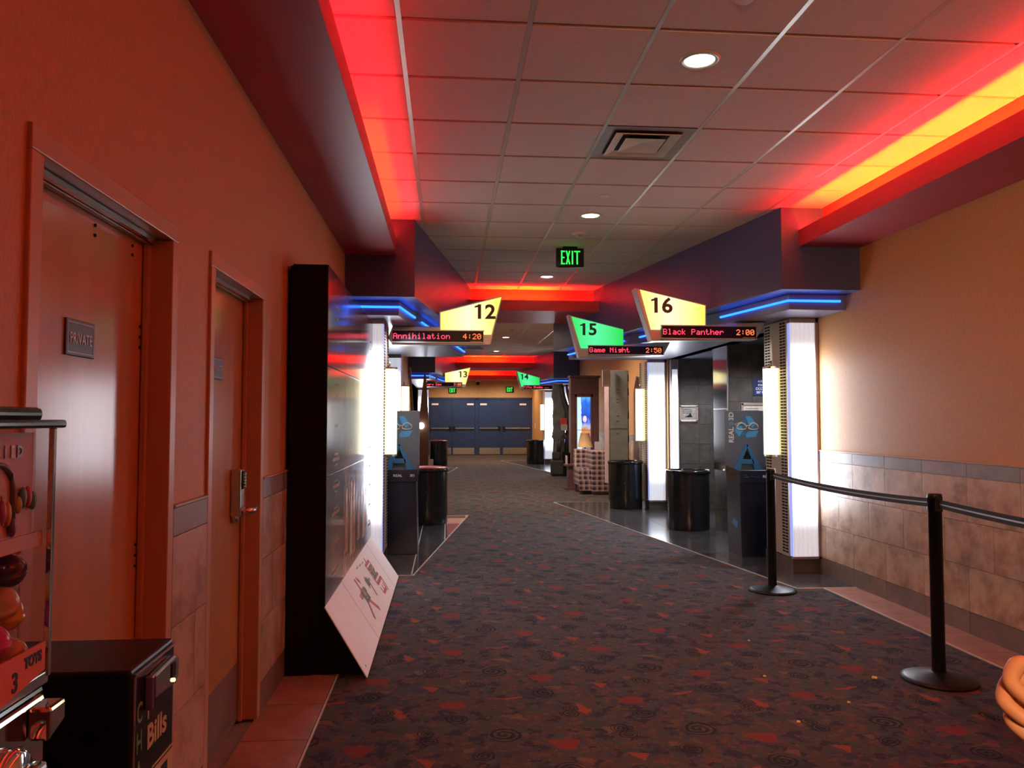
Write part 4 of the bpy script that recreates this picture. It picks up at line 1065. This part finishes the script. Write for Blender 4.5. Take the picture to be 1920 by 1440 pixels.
# island character
c = 6.48
stroke(c, .12, c - .02, .20, .022, M['redink'])
for q in (.22, .31, .40): stroke(c - .12, q, c + .12, q, .018, M['redink'])
stroke(c - .12, .20, c - .12, .60, .020, M['redink']); stroke(c + .12, .20, c + .12, .40, .018, M['redink']); stroke(c - .12, .50, c + .15, .50, .02, M['redink']); stroke(c - .12, .60, c + .17, .60, .022, M['redink'])
stroke(c + .17, .58, c + .13, .86, .022, M['redink'])
for dx in (-.10, .0, .09): stroke(c + dx, .68, c + dx, .80, .018, M['redink'])
stroke(c - .10, .80, c + .09, .80, .02, M['redink'])
def block(y0, y1, q0, q1):
    MB().prism([sl(y0, q0, .0074), sl(y1, q0, .0074), sl(y1, q1, .0074), sl(y0, q1, .0074)], nrm * .0008).build('title_block', M['blackink'], t)
block(5.66, 5.84, .36, .58); block(6.02, 6.12, .33, .47); block(6.40, 6.56, .28, .50)
for (yy, q, s_) in ((5.75, .42, 'ISLE'), (5.75, .50, 'OF'), (6.48, .34, 'DOGS'), (6.48, .43, 'ISLE')):
    text('title_lettering', s_, .052, sl(yy, q, .0088), RD, UP, M['yellowink'], t, .0008, 'CENTER', .001, 1)
for k in range(3): stroke(6.0 + k * .14, .10 + .02 * k, 6.09 + k * .14, .10 + .02 * k, .012, M['greyink'], 'small_print')
stroke(4.66, .90, 4.66, .93, .01, M['blackink'], 'small_print')

# ------------------------------------------------------------------ coin change machine and capsule machine
t = thing('change_machine', 'black bill change machine on a stand in front of the nearer maple door', 'machine', (-.74, 1.59, 0))
cx0, cx1, cy0, cy1, cz0, cz1 = -.915, -.567, 1.48, 1.70, .50, 1.026
MB().box(cx0, cx1, cy0, cy1, cz0, cz1).build('cabinet', M['blackmetal'], t, .006)
MB().box(cx1, cx1 + .004, cy0 + .012, cy1 - .008, cz0 + .02, cz1 - .012).build('front_door', M['glossblack'], t, .002)
ed = MB(); ed.box(cx1 + .003, cx1 + .006, cy0 + .006, cy0 + .009, cz0, cz1 - .006); ed.box(cx1 + .003, cx1 + .006, cy0 + .006, cy1 - .003, cz1 - .012, cz1 - .009)
ed.build('door_edge', M['metal'], t)
MB().box(-.80, -.68, 1.53, 1.65, .03, .5).build('stand_column', M['blackmetal'], t); MB().box(-.88, -.60, 1.46, 1.72, .007, .035).build('stand_base', M['blackmetal'], t, .004)
M['greenink'] = mat('green_print', (.12, .34, .10), .4); M['cream'] = mat('cream_print', (.62, .58, .30), .4); M['mauveplastic'] = mat('violet_chrome', (.20, .14, .30), .25, .5)
xf = cx1 + .0045
for k, ch in enumerate('CHANGE'):
    text('side_lettering', ch, .052, (xf, 1.513, .938 - k * .0535), (0, 1, 0), (0, 0, 1), M['greenink'], t, .001, 'CENTER', .001, .75)
text('label_digit', '1', .045, (xf, 1.555, .928), (0, 1, 0), (0, 0, 1), M['cream'], t, .001, 'CENTER', .001, 1)
text('label_lettering', 'Bills', .062, (xf, 1.55, .876), (0, 1, 0), (0, 0, 1), M['cream'], t, .001, 'LEFT', .0016, 1.05)
bpic = MB().box(xf, xf + .0008, 1.578, 1.69, .68, .815).build('bill_picture', M['cream'], t)
bp = MB(); bp.box(xf + .0006, xf + .0014, 1.625, 1.66, .70, .795); bp.box(xf + .0006, xf + .0014, 1.582, 1.688, .808, .811); bp.box(xf + .0006, xf + .0014, 1.582, 1.585, .69, .811)
bp.tube([(xf + .001, 1.600 + .008 * math.cos(a), .76 + .012 * math.sin(a)) for a in [k * .52 for k in range(13)]], .002, 5)
bp.build('bill_engraving', M['blackink'], bpic)
MB().box(xf + .0012, xf + .002, 1.640, 1.648, .72, .775).build('bill_numeral', M['cream'], bpic)
v = MB(); v.prism([(xf, 1.545, .953), (xf, 1.665, .945), (xf, 1.676, .960), (xf, 1.676, .996), (xf, 1.655, 1.002), (xf, 1.545, .998)], (.016, 0, 0))
acc = v.build('bill_acceptor', M['chrome'], t, .004)
MB().box(xf, xf + .014, 1.535, 1.547, .935, .998).build('acceptor_side', M['mauveplastic'], acc, .003)
MB().box(xf + .016, xf + .018, 1.63, 1.65, .965, .992).build('bill_slot', M['hole'], acc)
MB().ell((xf + .018, 1.64, .958), (.003, .004, .004)).build('status_lamp', emis('amber_status_lamp', (1, .55, .2), 4), acc)

t = thing('capsule_machine', 'coin capsule vending machine with toy capsules at the left edge', 'machine', (-.72, 1.07, 0))
gx0, gx1, gy0, gy1 = -.87, -.575, .90, 1.2
M['acrylic'] = NT('clear_acrylic').m
b = M['acrylic'].node_tree.nodes['Principled BSDF']; b.inputs['Base Color'].default_value = (.05, .05, .05, 1); b.inputs['Roughness'].default_value = .04; b.inputs['Alpha'].default_value = .10; b.inputs['Specular IOR Level'].default_value = .8
MB().prism([(gx0 - .01, gy0 - .01, 1.468), (gx1 + .012, gy0 - .01, 1.468), (gx1 + .012, gy1 + .012, 1.468), (gx0 - .01, gy1 + .012, 1.468)], (0, 0, .012)).build('lid_rim', M['glossblack'], t, .004)
MB().box(gx0 + .01, gx1 - .01, gy0 + .01, gy1 - .01, 1.478, 1.498).build('lid', M['glossblack'], t, .008)
ac = MB(); ac.box(gx1 - .003, gx1, gy0, gy1, 1.12, 1.468); ac.box(gx0, gx1, gy1 - .003, gy1, 1.12, 1.468)
ac.build('clear_panel', M['acrylic'], t)
for (a_, b_) in ((gx1 - .006, gy1 - .006), (gx0, gy1 - .006), (gx1 - .006, gy0)):
    MB().box(a_, a_ + .008, b_, b_ + .008, 1.11, 1.468).build('corner_post', M['chrome'], t, .001)
MB().box(gx0, gx1, gy0, gy1, 1.10, 1.118).build('shelf', M['steel'], t, .002)
# printed card behind the front glass
M['pinkcard'] = mat('pink_display_card', (.62, .33, .27), .5, 0, .1, 6)
dc = MB().box(gx1 - .016, gx1 - .012, gy0 + .02, gy1 - .035, 1.318, 1.462).build('display_card', M['pinkcard'], t)
MB().box(gx1 - .014, gx1 - .008, gy0 + .005, gy1 - .012, 1.300, 1.320).build('card_strip', mat('salmon_strip', (.70, .42, .33), .5), t)
cols = [(.55, .42, .08), (.10, .30, .42), (.50, .06, .16), (.10, .35, .14), (.60, .12, .05), (.45, .10, .35), (.62, .36, .06), (.2, .08, .2)]
toy = [mat('toy_colour', c_, .35) for c_ in cols]
for k, ch in enumerate('OOP-KIED'):
    text('card_lettering', ch, .022, (gx1 - .0115, 1.005 + k * .0175, 1.436), (0, 1, 0), (0, 0, 1), toy[k % 8], dc, .002, 'CENTER', .001, .9)
# a looped grey cord and hanging charms printed on the card
loop = [(gx1 - .010, 1.075 + .036 * math.cos(a), 1.385 + .036 * math.sin(a)) for a in [math.pi * k / 10 for k in range(11)]]
MB().tube([(gx1 - .010, 1.111, 1.345)] + loop + [(gx1 - .010, 1.039, 1.345)], .004, 8).build('toy_loop', mat('smoke_cord', (.22, .16, .15), .4), dc)
for k in range(12):
    yy = 1.02 + .0125 * k; zz = 1.335 + .03 * rnd.random() + (.03 if k > 8 else 0)
    MB().ell((gx1 - .008, yy, zz), (.005, .007, .012 + .006 * rnd.random()), 10, 6).build('toy_charm', toy[k % 8], dc)
MB().tube([(gx1 - .008, 1.05, 1.335), (gx1 - .008, 1.06, 1.375), (gx1 - .008, 1.08, 1.38), (gx1 - .008, 1.085, 1.34)], .0015, 6).build('toy_string', toy[0], dc)
# capsules
CAPS = [((-.605, 1.155, 1.268), 7, 'dark purple capsule at the top of the heap in the capsule machine'), ((-.61, 1.09, 1.262), 3, 'green capsule at the upper left of the heap in the capsule machine'),
        ((-.60, 1.13, 1.228), 6, 'orange capsule below the purple one in the capsule machine'), ((-.605, 1.07, 1.215), 0, 'yellow capsule at the left of the heap in the capsule machine'),
        ((-.612, 1.165, 1.205), 0, 'clear yellow capsule beside the corner post of the capsule machine'), ((-.60, 1.11, 1.180), 5, 'magenta capsule in front of the heap in the capsule machine'),
        ((-.602, 1.16, 1.150), 2, 'red capsule at the bottom right of the capsule machine'), ((-.605, 1.06, 1.145), 6, 'amber capsule at the bottom left of the capsule machine')]
capm = {k: mat('capsule_plastic', tuple(min(1, c_ * 1.1) for c_ in ((.62, .40, .04), (.1, .3, .4), (.5, .05, .05), (.12, .3, .10), 0, (.62, .05, .33), (.72, .34, .03), (.07, .02, .07))[k]), .12, 0, .05, 9) for k in (0, 2, 3, 5, 6, 7)}
M['clearcap'] = mat('clear_capsule_half', (.72, .50, .32), .1)
for (p, k, lab) in CAPS:
    p = (p[0] - .006, p[1], p[2])
    c_ = thing('toy_capsule', lab, 'capsule', p, 'toy capsules in the vending machine')
    prof = [(.0225 * math.sin(a), -.0225 * math.cos(a)) for a in [math.pi / 2 * q / 6 for q in range(7)]]
    MB().lathe(prof, p, 18).build('capsule_cup', capm[k], c_)
    prof = [(.0232, -.002), (.0232, .003)] + [(.0215 * math.cos(a), .003 + .0215 * math.sin(a)) for a in [math.pi / 2 * q / 6 for q in range(7)]]
    MB().lathe(prof, p, 18).build('capsule_cap', capm[k] if k in (7, 5, 0) else M['clearcap'], c_)
    c_.rotation_euler = (.5 * rnd.random(), .4 * rnd.random(), 0)
# more capsules further back share one label
for k in range(10):
    p = (-.66 - .05 * (k % 4), .97 + .05 * (k % 5), 1.145 + .048 * (k // 4))
    c_ = thing('toy_capsule', 'toy capsule at the back of the heap in the capsule machine', 'capsule', p, 'capsules at the back of the vending machine')
    MB().ell(p, (.0225, .0225, .0225), 14, 8).build('capsule_cup', list(capm.values())[k % 6], c_)
# price card and coin mechanism
M['orangecard'] = mat('orange_price_card', (.72, .14, .03), .45)
pc = MB().prism([(gx1 + .002, gy0, 1.085), (gx1 + .002, gy1 - .022, 1.125), (gx1 + .002, gy1 - .022, 1.165), (gx1 + .002, gy0, 1.165)], (.003, 0, 0)).build('price_card', M['orangecard'], t)
text('price_lettering', 'TOYS', .020, (gx1 + .0055, 1.145, 1.148), (0, 1, 0), (0, 0, 1), M['blackink'], pc, .0008, 'CENTER', .001, .9)
text('price_lettering', '3', .036, (gx1 + .0055, 1.10, 1.130), (0, 1, 0), (0, 0, 1), M['blackink'], pc, .0008, 'CENTER', .001, .9)
MB().box(gx0, gx1, gy0, gy1 - .01, .62, 1.10).build('lower_cabinet', M['glossblack'], t, .006)
MB().box(gx1, gx1 + .012, gy0 + .02, gy1 - .03, .93, 1.095).build('coin_plate', M['chrome'], t, .006)
kn = MB(); kn.lathe([(0, .0), (.034, .0), (.036, .010), (.028, .018), (0, .02)], (0, 0, 0), 24)
kn.v = [(gx1 + .012 + z, 1.075 + x, 1.02 + y) for (x, y, z) in kn.v]; knob = kn.build('knob_disc', M['chrome'], t)
MB().box(gx1 + .028, gx1 + .050, 1.045, 1.105, 1.010, 1.030).build('knob_handle', M['chrome'], knob, .008, 3)
MB().prism([(gx1 + .012, 1.12, 1.045), (gx1 + .012, 1.165, 1.06), (gx1 + .012, 1.165, 1.09), (gx1 + .012, 1.12, 1.09)], (.03, 0, 0)).build('coin_slide', M['chrome'], t, .005)
MB().tube([(gx1 + .02, 1.13, .985), (gx1 + .055, 1.135, .98)], [.016, .020], 14).build('lock_barrel', M['chrome'], t)
MB().box(gx1, gx1 + .035, 1.03, 1.15, .80, .92).build('chute_door', M['steel'], t, .012, 3)
MB().box(-.75, -.69, 1.02, 1.08, .03, .62).build('stand_column', M['steel'], t); MB().box(-.86, -.58, .92, 1.19, .007, .035).build('stand_base', M['blackmetal'], t, .004)

# ------------------------------------------------------------------ cardboard displays further down
# grey column standee
M['greycard'] = mat('grey_printed_card', (.20, .215, .215), .6, 0, .15, 6); M['kraft'] = mat('brown_kraft_card', (.40, .27, .15), .8, 0, .08, 8)
M['pinkcard2'] = mat('pink_printed_card', (.62, .45, .48), .55); 
t = thing('column_standee', 'grey cardboard column standee with a brown slotted back, behind the second right bin', 'standee', (3.2, 14.5, 0))
fx0, fx1 = 3.03, 3.36; ang = .0
MB().prism([(fx0, 14.42, .005), (fx1, 14.30, .005), (3.46, 14.62, .005), (fx0 + .06, 14.76, .005)], (0, 0, 2.405)).build('column_body', M['kraft'], t, .003)
MB().prism([(fx0 + .003, 14.414, .01), (fx1, 14.294, .01), (fx1, 14.300, .01), (fx0 + .003, 14.42, .01)], (0, 0, 2.39)).build('front_card', M['greycard'], t)
MB().prism([(fx0 - .075, 14.46, .3), (fx0, 14.41, .3), (fx0, 14.42, .3), (fx0 - .075, 14.47, .3)], (0, 0, 1.95)).build('left_flap', M['pinkcard2'], t)
MB().prism([(fx0 - .13, 14.36, 2.10), (fx0 + .03, 14.36, 2.10), (fx0 + .02, 14.36, 2.43), (fx0 - .13, 14.36, 2.41)], (0, .02, 0)).build('striped_sign', M['pinkcard2'], t)
st = MB()
for k in range(4): st.box(fx0 - .115 + k * .035, fx0 - .105 + k * .035, 14.356, 14.36, 2.14, 2.38)
st.build('sign_stripes', M['mauve'], t)
for z in (.62, 1.06, 1.50, 1.94, 2.2):
    for q in (.25, .65):
        x = fx1 + (3.46 - fx1) * q; y = 14.30 + .32 * q
        MB().tube([(x + .001, y, z), (x + .001, y, z + .13)], .009, 6).build('slot', M['hole'], t)
ml = MB()
for z in (1.45, 1.55, 1.80, 1.86, 1.98, 2.04, 1.22):
    ml.prism([(fx0 + .13, 14.368, z), (fx0 + .18, 14.350, z), (fx0 + .18, 14.350, z + .008), (fx0 + .13, 14.368, z + .008)], (0, -.003, 0))
ml.prism([(fx0 + .003, 14.413, 1.31), (fx1, 14.293, 1.31), (fx1, 14.293, 1.318), (fx0 + .003, 14.413, 1.318)], (0, -.002, 0))
ml.build('print_marks', M['blackink'], t)

# plaid sofa display
def plaid():
    nt = NT('plaid_fabric_print'); co = objco(nt); sp = nt.n('ShaderNodeSeparateXYZ'); nt.l(co, sp.inputs[0])
    u = V(nt, sp.outputs[0]) + V(nt, sp.outputs[1]); z = V(nt, sp.outputs[2])
    a = (u * 9).op('FRACT').lt(.5); b_ = (z * 10).op('FRACT').lt(.5); c1 = (u * 9 + .2).op('FRACT').lt(.09); d_ = (z * 10 + .2).op('FRACT').lt(.09)
    c_ = mix(nt, (a + b_) * .5, (.40, .25, .25), (.035, .018, .045)); c_ = mix(nt, c1.mx(d_) * .6, c_, (.7, .6, .55))
    nt.l(c_, nt.b.inputs['Base Color']); nt.b.inputs['Roughness'].default_value = .7; return nt.m
M['plaid'] = plaid(); M['purplewood'] = mat('purple_brown_print', (.105, .045, .055), .4, 0, .2, 5)
t = thing('plaid_sofa', 'red and white plaid sofa display beside the second right bin', 'sofa', (2.92, 15.7, 0))
MB().box(2.86, 3.22, 15.2, 16.0, .05, .86).build('sofa_arm', M['plaid'], t, .03, 3)
MB().box(2.62, 2.90, 15.35, 15.98, .16, .52).build('seat', M['plaid'], t, .03, 3)
MB().box(2.62, 2.90, 15.85, 16.05, .16, .88).build('backrest', M['plaid'], t, .03, 3)
MB().box(2.62, 2.92, 15.33, 15.36, .08, .30).build('skirt_panel', M['plaid'], t, .003)
for x, y in ((2.66, 15.42), (2.66, 15.95), (3.16, 15.9)): MB().box(x - .02, x + .02, y - .02, y + .02, 0, .17).build('leg', M['purplewood'], t)
MB().box(2.88, 3.2, 15.25, 15.95, 0, .052).build('plinth', M['purplewood'], t)
t = thing('side_table', 'dark brown side table left of the plaid sofa', 'table', (2.56, 16.5, 0))
MB().box(2.50, 2.72, 16.3, 16.62, .50, .54).build('table_top', M['purplewood'], t, .004)
MB().prism([(2.55, 16.35, .005), (2.70, 16.35, .005), (2.66, 16.35, .50), (2.56, 16.35, .50)], (0, .2, 0)).build('pedestal', M['purplewood'], t)
MB().box(2.49, 2.73, 16.3, 16.6, .0, .05).build('foot', M['purplewood'], t)
MB().box(2.53, 2.545, 16.36, 16.56, .54, .72).build('picture_card', M['pinkcard2'], t)
# table lamp behind the sofa arm
t = thing('table_lamp', 'table lamp with a tan cone shade above the plaid sofa', 'lamp', (2.90, 16.35, 0))
M['shade'] = mat('tan_lamp_shade', (.62, .42, .22), .6)
MB().lathe([(.165, .90), (.16, .905), (.095, 1.19), (.10, 1.195)], (2.92, 16.35, 0), 24).build('lamp_shade', M['shade'], t)
MB().lathe([(0, .0), (.10, .0), (.10, .02), (.03, .05), (.03, .60), (.06, .68), (.05, .80), (.02, .86), (.02, .95)], (2.92, 16.35, 0), 18).build('lamp_stand', M['navy'], t)
# framed room standee with the blue lit poster
t = thing('poster_frame_standee', 'purple brown framed standee with a glowing blue poster, behind the plaid sofa', 'standee', (3.1, 17.6, 0))
X0, X1, Z1, YF = 2.81, 3.46, 2.44, 17.55
MB().box(X0, X0 + .10, YF, YF + .3, .005, 2.058).build('frame_post', M['purplewood'], t, .006)
MB().box(X1 - .13, X1, YF, YF + .3, .005, 2.058).build('frame_post', M['purplewood'], t, .006)
MB().box(X0, X1, YF, YF + .3, 2.06, Z1).build('frame_head', M['purplewood'], t, .006)
MB().box(X0 - .02, X1 + .03, YF - .03, YF + .32, Z1, Z1 + .05).build('cornice', M['purplewood'], t, .006)
MB().box(X0, X1, YF + .1, YF + .3, .005, .72).build('lower_panel', M['purplewood'], t)
inner = MB(); e = .05; ix0, ix1 = X0 + .10, X1 - .13
inner.box(ix0, ix0 + e, YF + .03, YF + .12, .72, 2.06); inner.box(ix1 - e, ix1, YF + .03, YF + .12, .72, 2.06); inner.box(ix0, ix1, YF + .03, YF + .12, 2.0, 2.06)
inner.build('inner_frame', M['purplewood'], t, .004)
def lit_poster():
    nt = NT('backlit_blue_poster'); co = objco(nt, 'Generated'); sp = nt.n('ShaderNodeSeparateXYZ'); nt.l(co, sp.inputs[0])
    x, z = V(nt, sp.outputs[0]), V(nt, sp.outputs[2]); nz = V(nt, noise(nt, 5, 4, .6, co))
    c_ = ramp(nt, (z + (nz - .5) * .5).s, [(.0, (.10, .16, .20)), (.25, (.30, .25, .28)), (.42, (.55, .20, .04)), (.5, (.35, .45, .75)), (.62, (.012, .05, .55)), (.88, (.02, .16, .75)), (1, (.12, .45, .85))])
    edge = ((x * -1) + (nz * .35 + .18)).gt(0)
    c_ = mix(nt, edge * .9, c_, (.55, .85, 1)); nt.l(c_, nt.b.inputs['Emission Color']); nt.b.inputs['Emission Strength'].default_value = 1.0
    nt.l(c_, nt.b.inputs['Base Color']); nt.b.inputs['Roughness'].default_value = .2; return nt.m
MB().box(ix0 + e, ix1 - e, YF + .10, YF + .115, .72, 2.0).build('lit_poster', lit_poster(), t)
m = MB(); hx, hz = (ix0 + ix1) / 2 + .03, 1.50
m.prism([(hx + .045 * math.cos(a), YF + .10, hz + .075 * math.sin(a)) for a in [k * .63 for k in range(10)]], (0, -.004, 0)); m.build('printed_face', emis('pale_face_print', (.95, .75, .8), .9), t)
m = MB()
for dx, dz, r1 in ((-.018, .02, .009), (.018, .02, .009), (0, -.04, .011)): m.prism([(hx + dx + r1 * math.cos(a), YF + .096, hz + dz + r1 * .8 * math.sin(a)) for a in [k * .9 for k in range(7)]], (0, -.003, 0))
m.build('face_features', mat('dark_red_print', (.2, .02, .05), .5), t)
MB().box(ix0 + e, ix1 - e, YF + .094, YF + .10, 1.24, 1.25).build('poster_seam', M['frm'], t)
t = thing('white_rack', 'thin white leaflet rack standing between the plaid sofa and the grey column', 'rack', (3.30, 15.6, 0))
MB().prism([(3.30, 15.0, .0), (3.34, 15.0, .0), (3.27, 15.0, 1.15), (3.24, 15.0, 1.15)], (0, .03, 0)).build('rack_panel', M['white'], t)
MB().box(3.10, 3.24, 16.20, 16.24, .0, 1.02).build('leaflet_card', mat('grey_white_card', (.45, .45, .48), .5), t)
# tree trunk standee
M['treegrey'] = mat('grey_bark_print', (.09, .095, .095), .7, 0, .35, 5); M['treeblack'] = mat('charred_bark_print', (.022, .018, .018), .6, 0, .4, 7)
t = thing('tree_standee', 'grey and black tree trunk standee far right, under the green number 14 sign', 'standee', (3.1, 20.6, 0))
o1 = [(2.86, .03), (2.88, .9), (2.80, 1.02), (2.84, 1.25), (2.82, 1.60), (2.86, 1.9), (2.80, 2.1), (2.83, 2.42), (3.04, 2.44), (3.02, 2.2), (3.12, 1.9), (3.16, 1.4), (3.12, .9), (3.14, .03)]
MB().prism([(x, 20.55, z) for x, z in o1], (0, .22, 0)).build('grey_trunk', M['treegrey'], t, .01)
for pts, rr in (([(3.22, 20.52, .5), (3.24, 20.52, 1.2), (3.20, 20.52, 1.7), (3.08, 20.52, 2.1), (3.02, 20.52, 2.43)], [.13, .10, .085, .065, .05]),
                ([(3.30, 20.56, .5), (3.33, 20.56, 1.3), (3.28, 20.56, 1.9), (3.20, 20.56, 2.25), (3.17, 20.56, 2.42)], [.09, .07, .05, .04, .03]),
                ([(3.22, 20.5, .9), (3.10, 20.48, 1.1), (2.98, 20.48, .95), (2.93, 20.48, .55)], [.07, .06, .05, .05])):
    MB().tube(pts, rr, 10).build('black_branch', M['treeblack'], t)
MB().prism([(2.74, 20.40, .005), (3.10, 20.35, .005), (3.10, 20.6, .005), (2.74, 20.6, .005)], (0, 0, .42)).build('rock_base', M['treeblack'], t, .05, 2)
MB().prism([(2.76, 20.42, .42), (3.0, 20.40, .42), (2.96, 20.55, .42), (2.80, 20.55, .42)], (0, 0, .22)).build('rock_block', M['treeblack'], t, .04, 2)
MB().box(3.06, 3.34, 20.30, 20.62, .005, .62).build('black_base', M['black'], t, .02)
MB().box(2.98, 3.16, 20.38, 20.40, 1.36, 1.52).build('red_sign', M['redink'], t); MB().box(3.0, 3.17, 20.38, 20.40, 1.20, 1.36).build('white_sign', M['silverp'], t)
# brown leaning standee, far left
M['brown'] = mat('dark_brown_card', (.085, .035, .022), .5, 0, .2, 4)
t = thing('brown_standee', 'dark brown plank shaped standee seen edge on, behind the left blue bin', 'standee', (-.5, 14.6, 0))
MB().prism([(-.71, 14.5, 2.46), (-.675, 14.5, 2.46), (-.50, 14.5, .02), (-.58, 14.5, .02)], (0, .06, 0)).build('leaning_plank', M['brown'], t)
MB().prism([(-.43, 14.5, 2.30), (-.40, 14.5, 2.36), (-.385, 14.5, 2.26), (-.33, 14.5, 1.30), (-.36, 14.5, .02), (-.53, 14.5, .02), (-.54, 14.5, 1.30)], (0, .07, 0)).build('tapered_plank', M['brown'], t)
MB().box(-.60, -.34, 14.48, 14.60, .0, .04).build('foot', M['brown'], t)
MB().box(-.31, -.25, 14.5, 14.54, .0, .75).build('silver_prop', M['metal'], t)
MB().ell((-.47, 14.44, 1.37), (.055, .055, .06), 16, 10).build('white_glare_ball', emis('white_glare_glow', (1, .95, .88), 9), t)  # made-up glowing ball in place of a white glare spot

# popcorn crumbs on the carpet
M['pop'] = mat('popcorn', (.85, .62, .22), .6)
for k, (x, y, lab) in enumerate(((2.44, 4.33, 'largest popcorn crumb, left of the nearer stanchion base'), (2.10, 3.98, 'popcorn crumb on the carpet in front of the nearer stanchion'), (2.02, 5.13, 'popcorn crumb on the carpet between the stanchions'), (1.83, 4.42, 'tiny popcorn crumb farther left on the carpet'), (1.72, 3.75, 'tiny popcorn crumb nearest the camera'))):
    m = MB(); r = .014 if k == 0 else .008
    for q in range(4): m.ell((x + r * .6 * math.cos(q * 1.7), y + r * .6 * math.sin(q * 1.7), r * .55), (r * .7, r * .6, r * .55), 8, 5)
    tag(m.build('popcorn_crumb', M['pop']), lab, 'popcorn', 'popcorn crumbs on the carpet')

# ------------------------------------------------------------------ person at the right edge (only the hand is in view)
M['skin'] = mat('skin', (.62, .30, .17), .5, 0, .08, 20, .15, 80); M['nail'] = mat('fingernail', (.78, .50, .42), .3)
def skinned(name, verts, edges, radii, m, parent, sub=1, root=0):
    off = parent_world(parent)
    me = bpy.data.meshes.new(name); me.from_pydata([tuple(Vector(v_) - off) for v_ in verts], edges, [])
    o = bpy.data.objects.new(name, me); COL.objects.link(o); o.parent = parent
    me.materials.append(m)
    md = o.modifiers.new('skin', 'SKIN'); md.use_smooth_shade = True; md.use_x_symmetry = False
    for i, q in enumerate(radii): me.skin_vertices[0].data[i].radius = (q, q) if not isinstance(q, tuple) else q
    me.skin_vertices[0].data[root].use_root = True
    s_ = o.modifiers.new('sub', 'SUBSURF'); s_.levels = sub; s_.render_levels = sub
    return o
HS = Vector((.022, 0, -.008))
per = thing('person', 'person at the right edge of the view, only a half closed hand visible', 'person', (1.15, .80, 0))
bx, by = 1.17, .78
bv = [(bx, by, .98), (bx, by, 1.18), (bx, by, 1.38), (bx, by, 1.50), (bx, by + .01, 1.58),
      (bx - .20, by, 1.42), (bx - .24, by - .02, 1.14), (bx - .27, by + .06, 1.07),
      (bx + .20, by, 1.42), (bx + .25, by, 1.13), (bx + .25, by + .04, .90),
      (bx - .10, by, .90), (bx - .11, by + .02, .50), (bx - .11, by - .02, .09), (bx + .10, by, .90), (bx + .11, by + .02, .50), (bx + .11, by - .02, .09), ]
be = [(0, 1), (1, 2), (2, 3), (3, 4), (2, 5), (5, 6), (6, 7), (2, 8), (8, 9), (9, 10), (0, 11), (11, 12), (12, 13), (0, 14), (14, 15), (15, 16)]
skinned('clothed_body', bv, be, [.14, .13, .15, .065, .055, .065, .05, .046, .065, .05, .042, .09, .065, .055, .09, .065, .055], mat('dark_sweater', (.04, .04, .06), .8), per, 2)
for s_ in (-.11, .11): MB().ell((bx + s_, by + .05, .045), (.05, .13, .045), 14, 8).build('shoe', M['black'], per)
hd = MB(); hd.ell((bx, by + .02, 1.70), (.078, .098, .12), 24, 16); hd.build('head', M['skin'], per)
MB().prism([(bx, by + .11, 1.72), (bx - .014, by + .11, 1.675), (bx + .014, by + .11, 1.675)], (0, .025, -.004)).build('nose', M['skin'], per)
for s_ in (-1, 1):
    MB().ell((bx + s_ * .032, by + .105, 1.705), (.012, .008, .007), 10, 6).build('eye', M['glossblack'], per)
    MB().ell((bx + s_ * .080, by + .01, 1.69), (.010, .018, .028), 10, 6).build('ear', M['skin'], per)
MB().ell((bx, by + .108, 1.645), (.022, .008, .005), 10, 6).build('mouth', M['redink'], per)
MB().ell((bx, by + .0, 1.735), (.086, .102, .105), 20, 12).build('hair', mat('dark_brown_hair', (.03, .018, .012), .6), per)
# forearm and hand: palm with five curled fingers, back of the hand to the corridor
W = Vector((.905, .96, 1.075)); K = Vector((.790, 1.005, 1.125))
hv = [(bx - .27, by + .06, 1.07), (.93, .91, 1.072), tuple(W), (.865, .978, 1.095), (.815, .995, 1.115), (.778, 1.004, 1.135)]
hr = [.042, .034, .028, (.030, .040), (.034, .044), (.026, .036)]
hv = [hv[0], hv[1]] + [tuple(Vector(q) + HS) for q in hv[2:]]
skinned('forearm_and_palm', hv, [(i, i + 1) for i in range(5)], hr, M['skin'], per, 2, 2)
fing = [  # knuckle, middle, tip joints of index..little, curled back toward the palm
    ([(.80, 1.015, 1.150), (.748, 1.010, 1.158), (.722, .990, 1.140), (.735, .965, 1.122), (.758, .955, 1.118)], .0115),
    ([(.80, 1.018, 1.130), (.742, 1.016, 1.134), (.716, .996, 1.114), (.730, .970, 1.097), (.756, .960, 1.094)], .0118),
    ([(.805, 1.016, 1.108), (.750, 1.014, 1.108), (.726, .996, 1.088), (.738, .972, 1.073), (.762, .962, 1.072)], .0110),
    ([(.815, 1.010, 1.090), (.768, 1.008, 1.084), (.746, .992, 1.066), (.756, .972, 1.054), (.776, .964, 1.054)], .0095)]
for pts, r in fing:
    pts = [tuple(Vector(q) + HS) for q in pts]
    skinned('finger', pts, [(i, i + 1) for i in range(4)], [r * 1.15, r * 1.1, r * 1.0, r * .9, r * .75], M['skin'], per, 2)
skinned('thumb', [tuple(Vector(q) + HS) for q in ((.86, .955, 1.105), (.812, .935, 1.128), (.775, .932, 1.142), (.748, .940, 1.146))], [(0, 1), (1, 2), (2, 3)], [.018, .0155, .0135, .0095], M['skin'], per, 2)
MB().ell((.779, .925, 1.140), (.009, .004, .007), 12, 8).build('thumbnail', M['nail'], per)
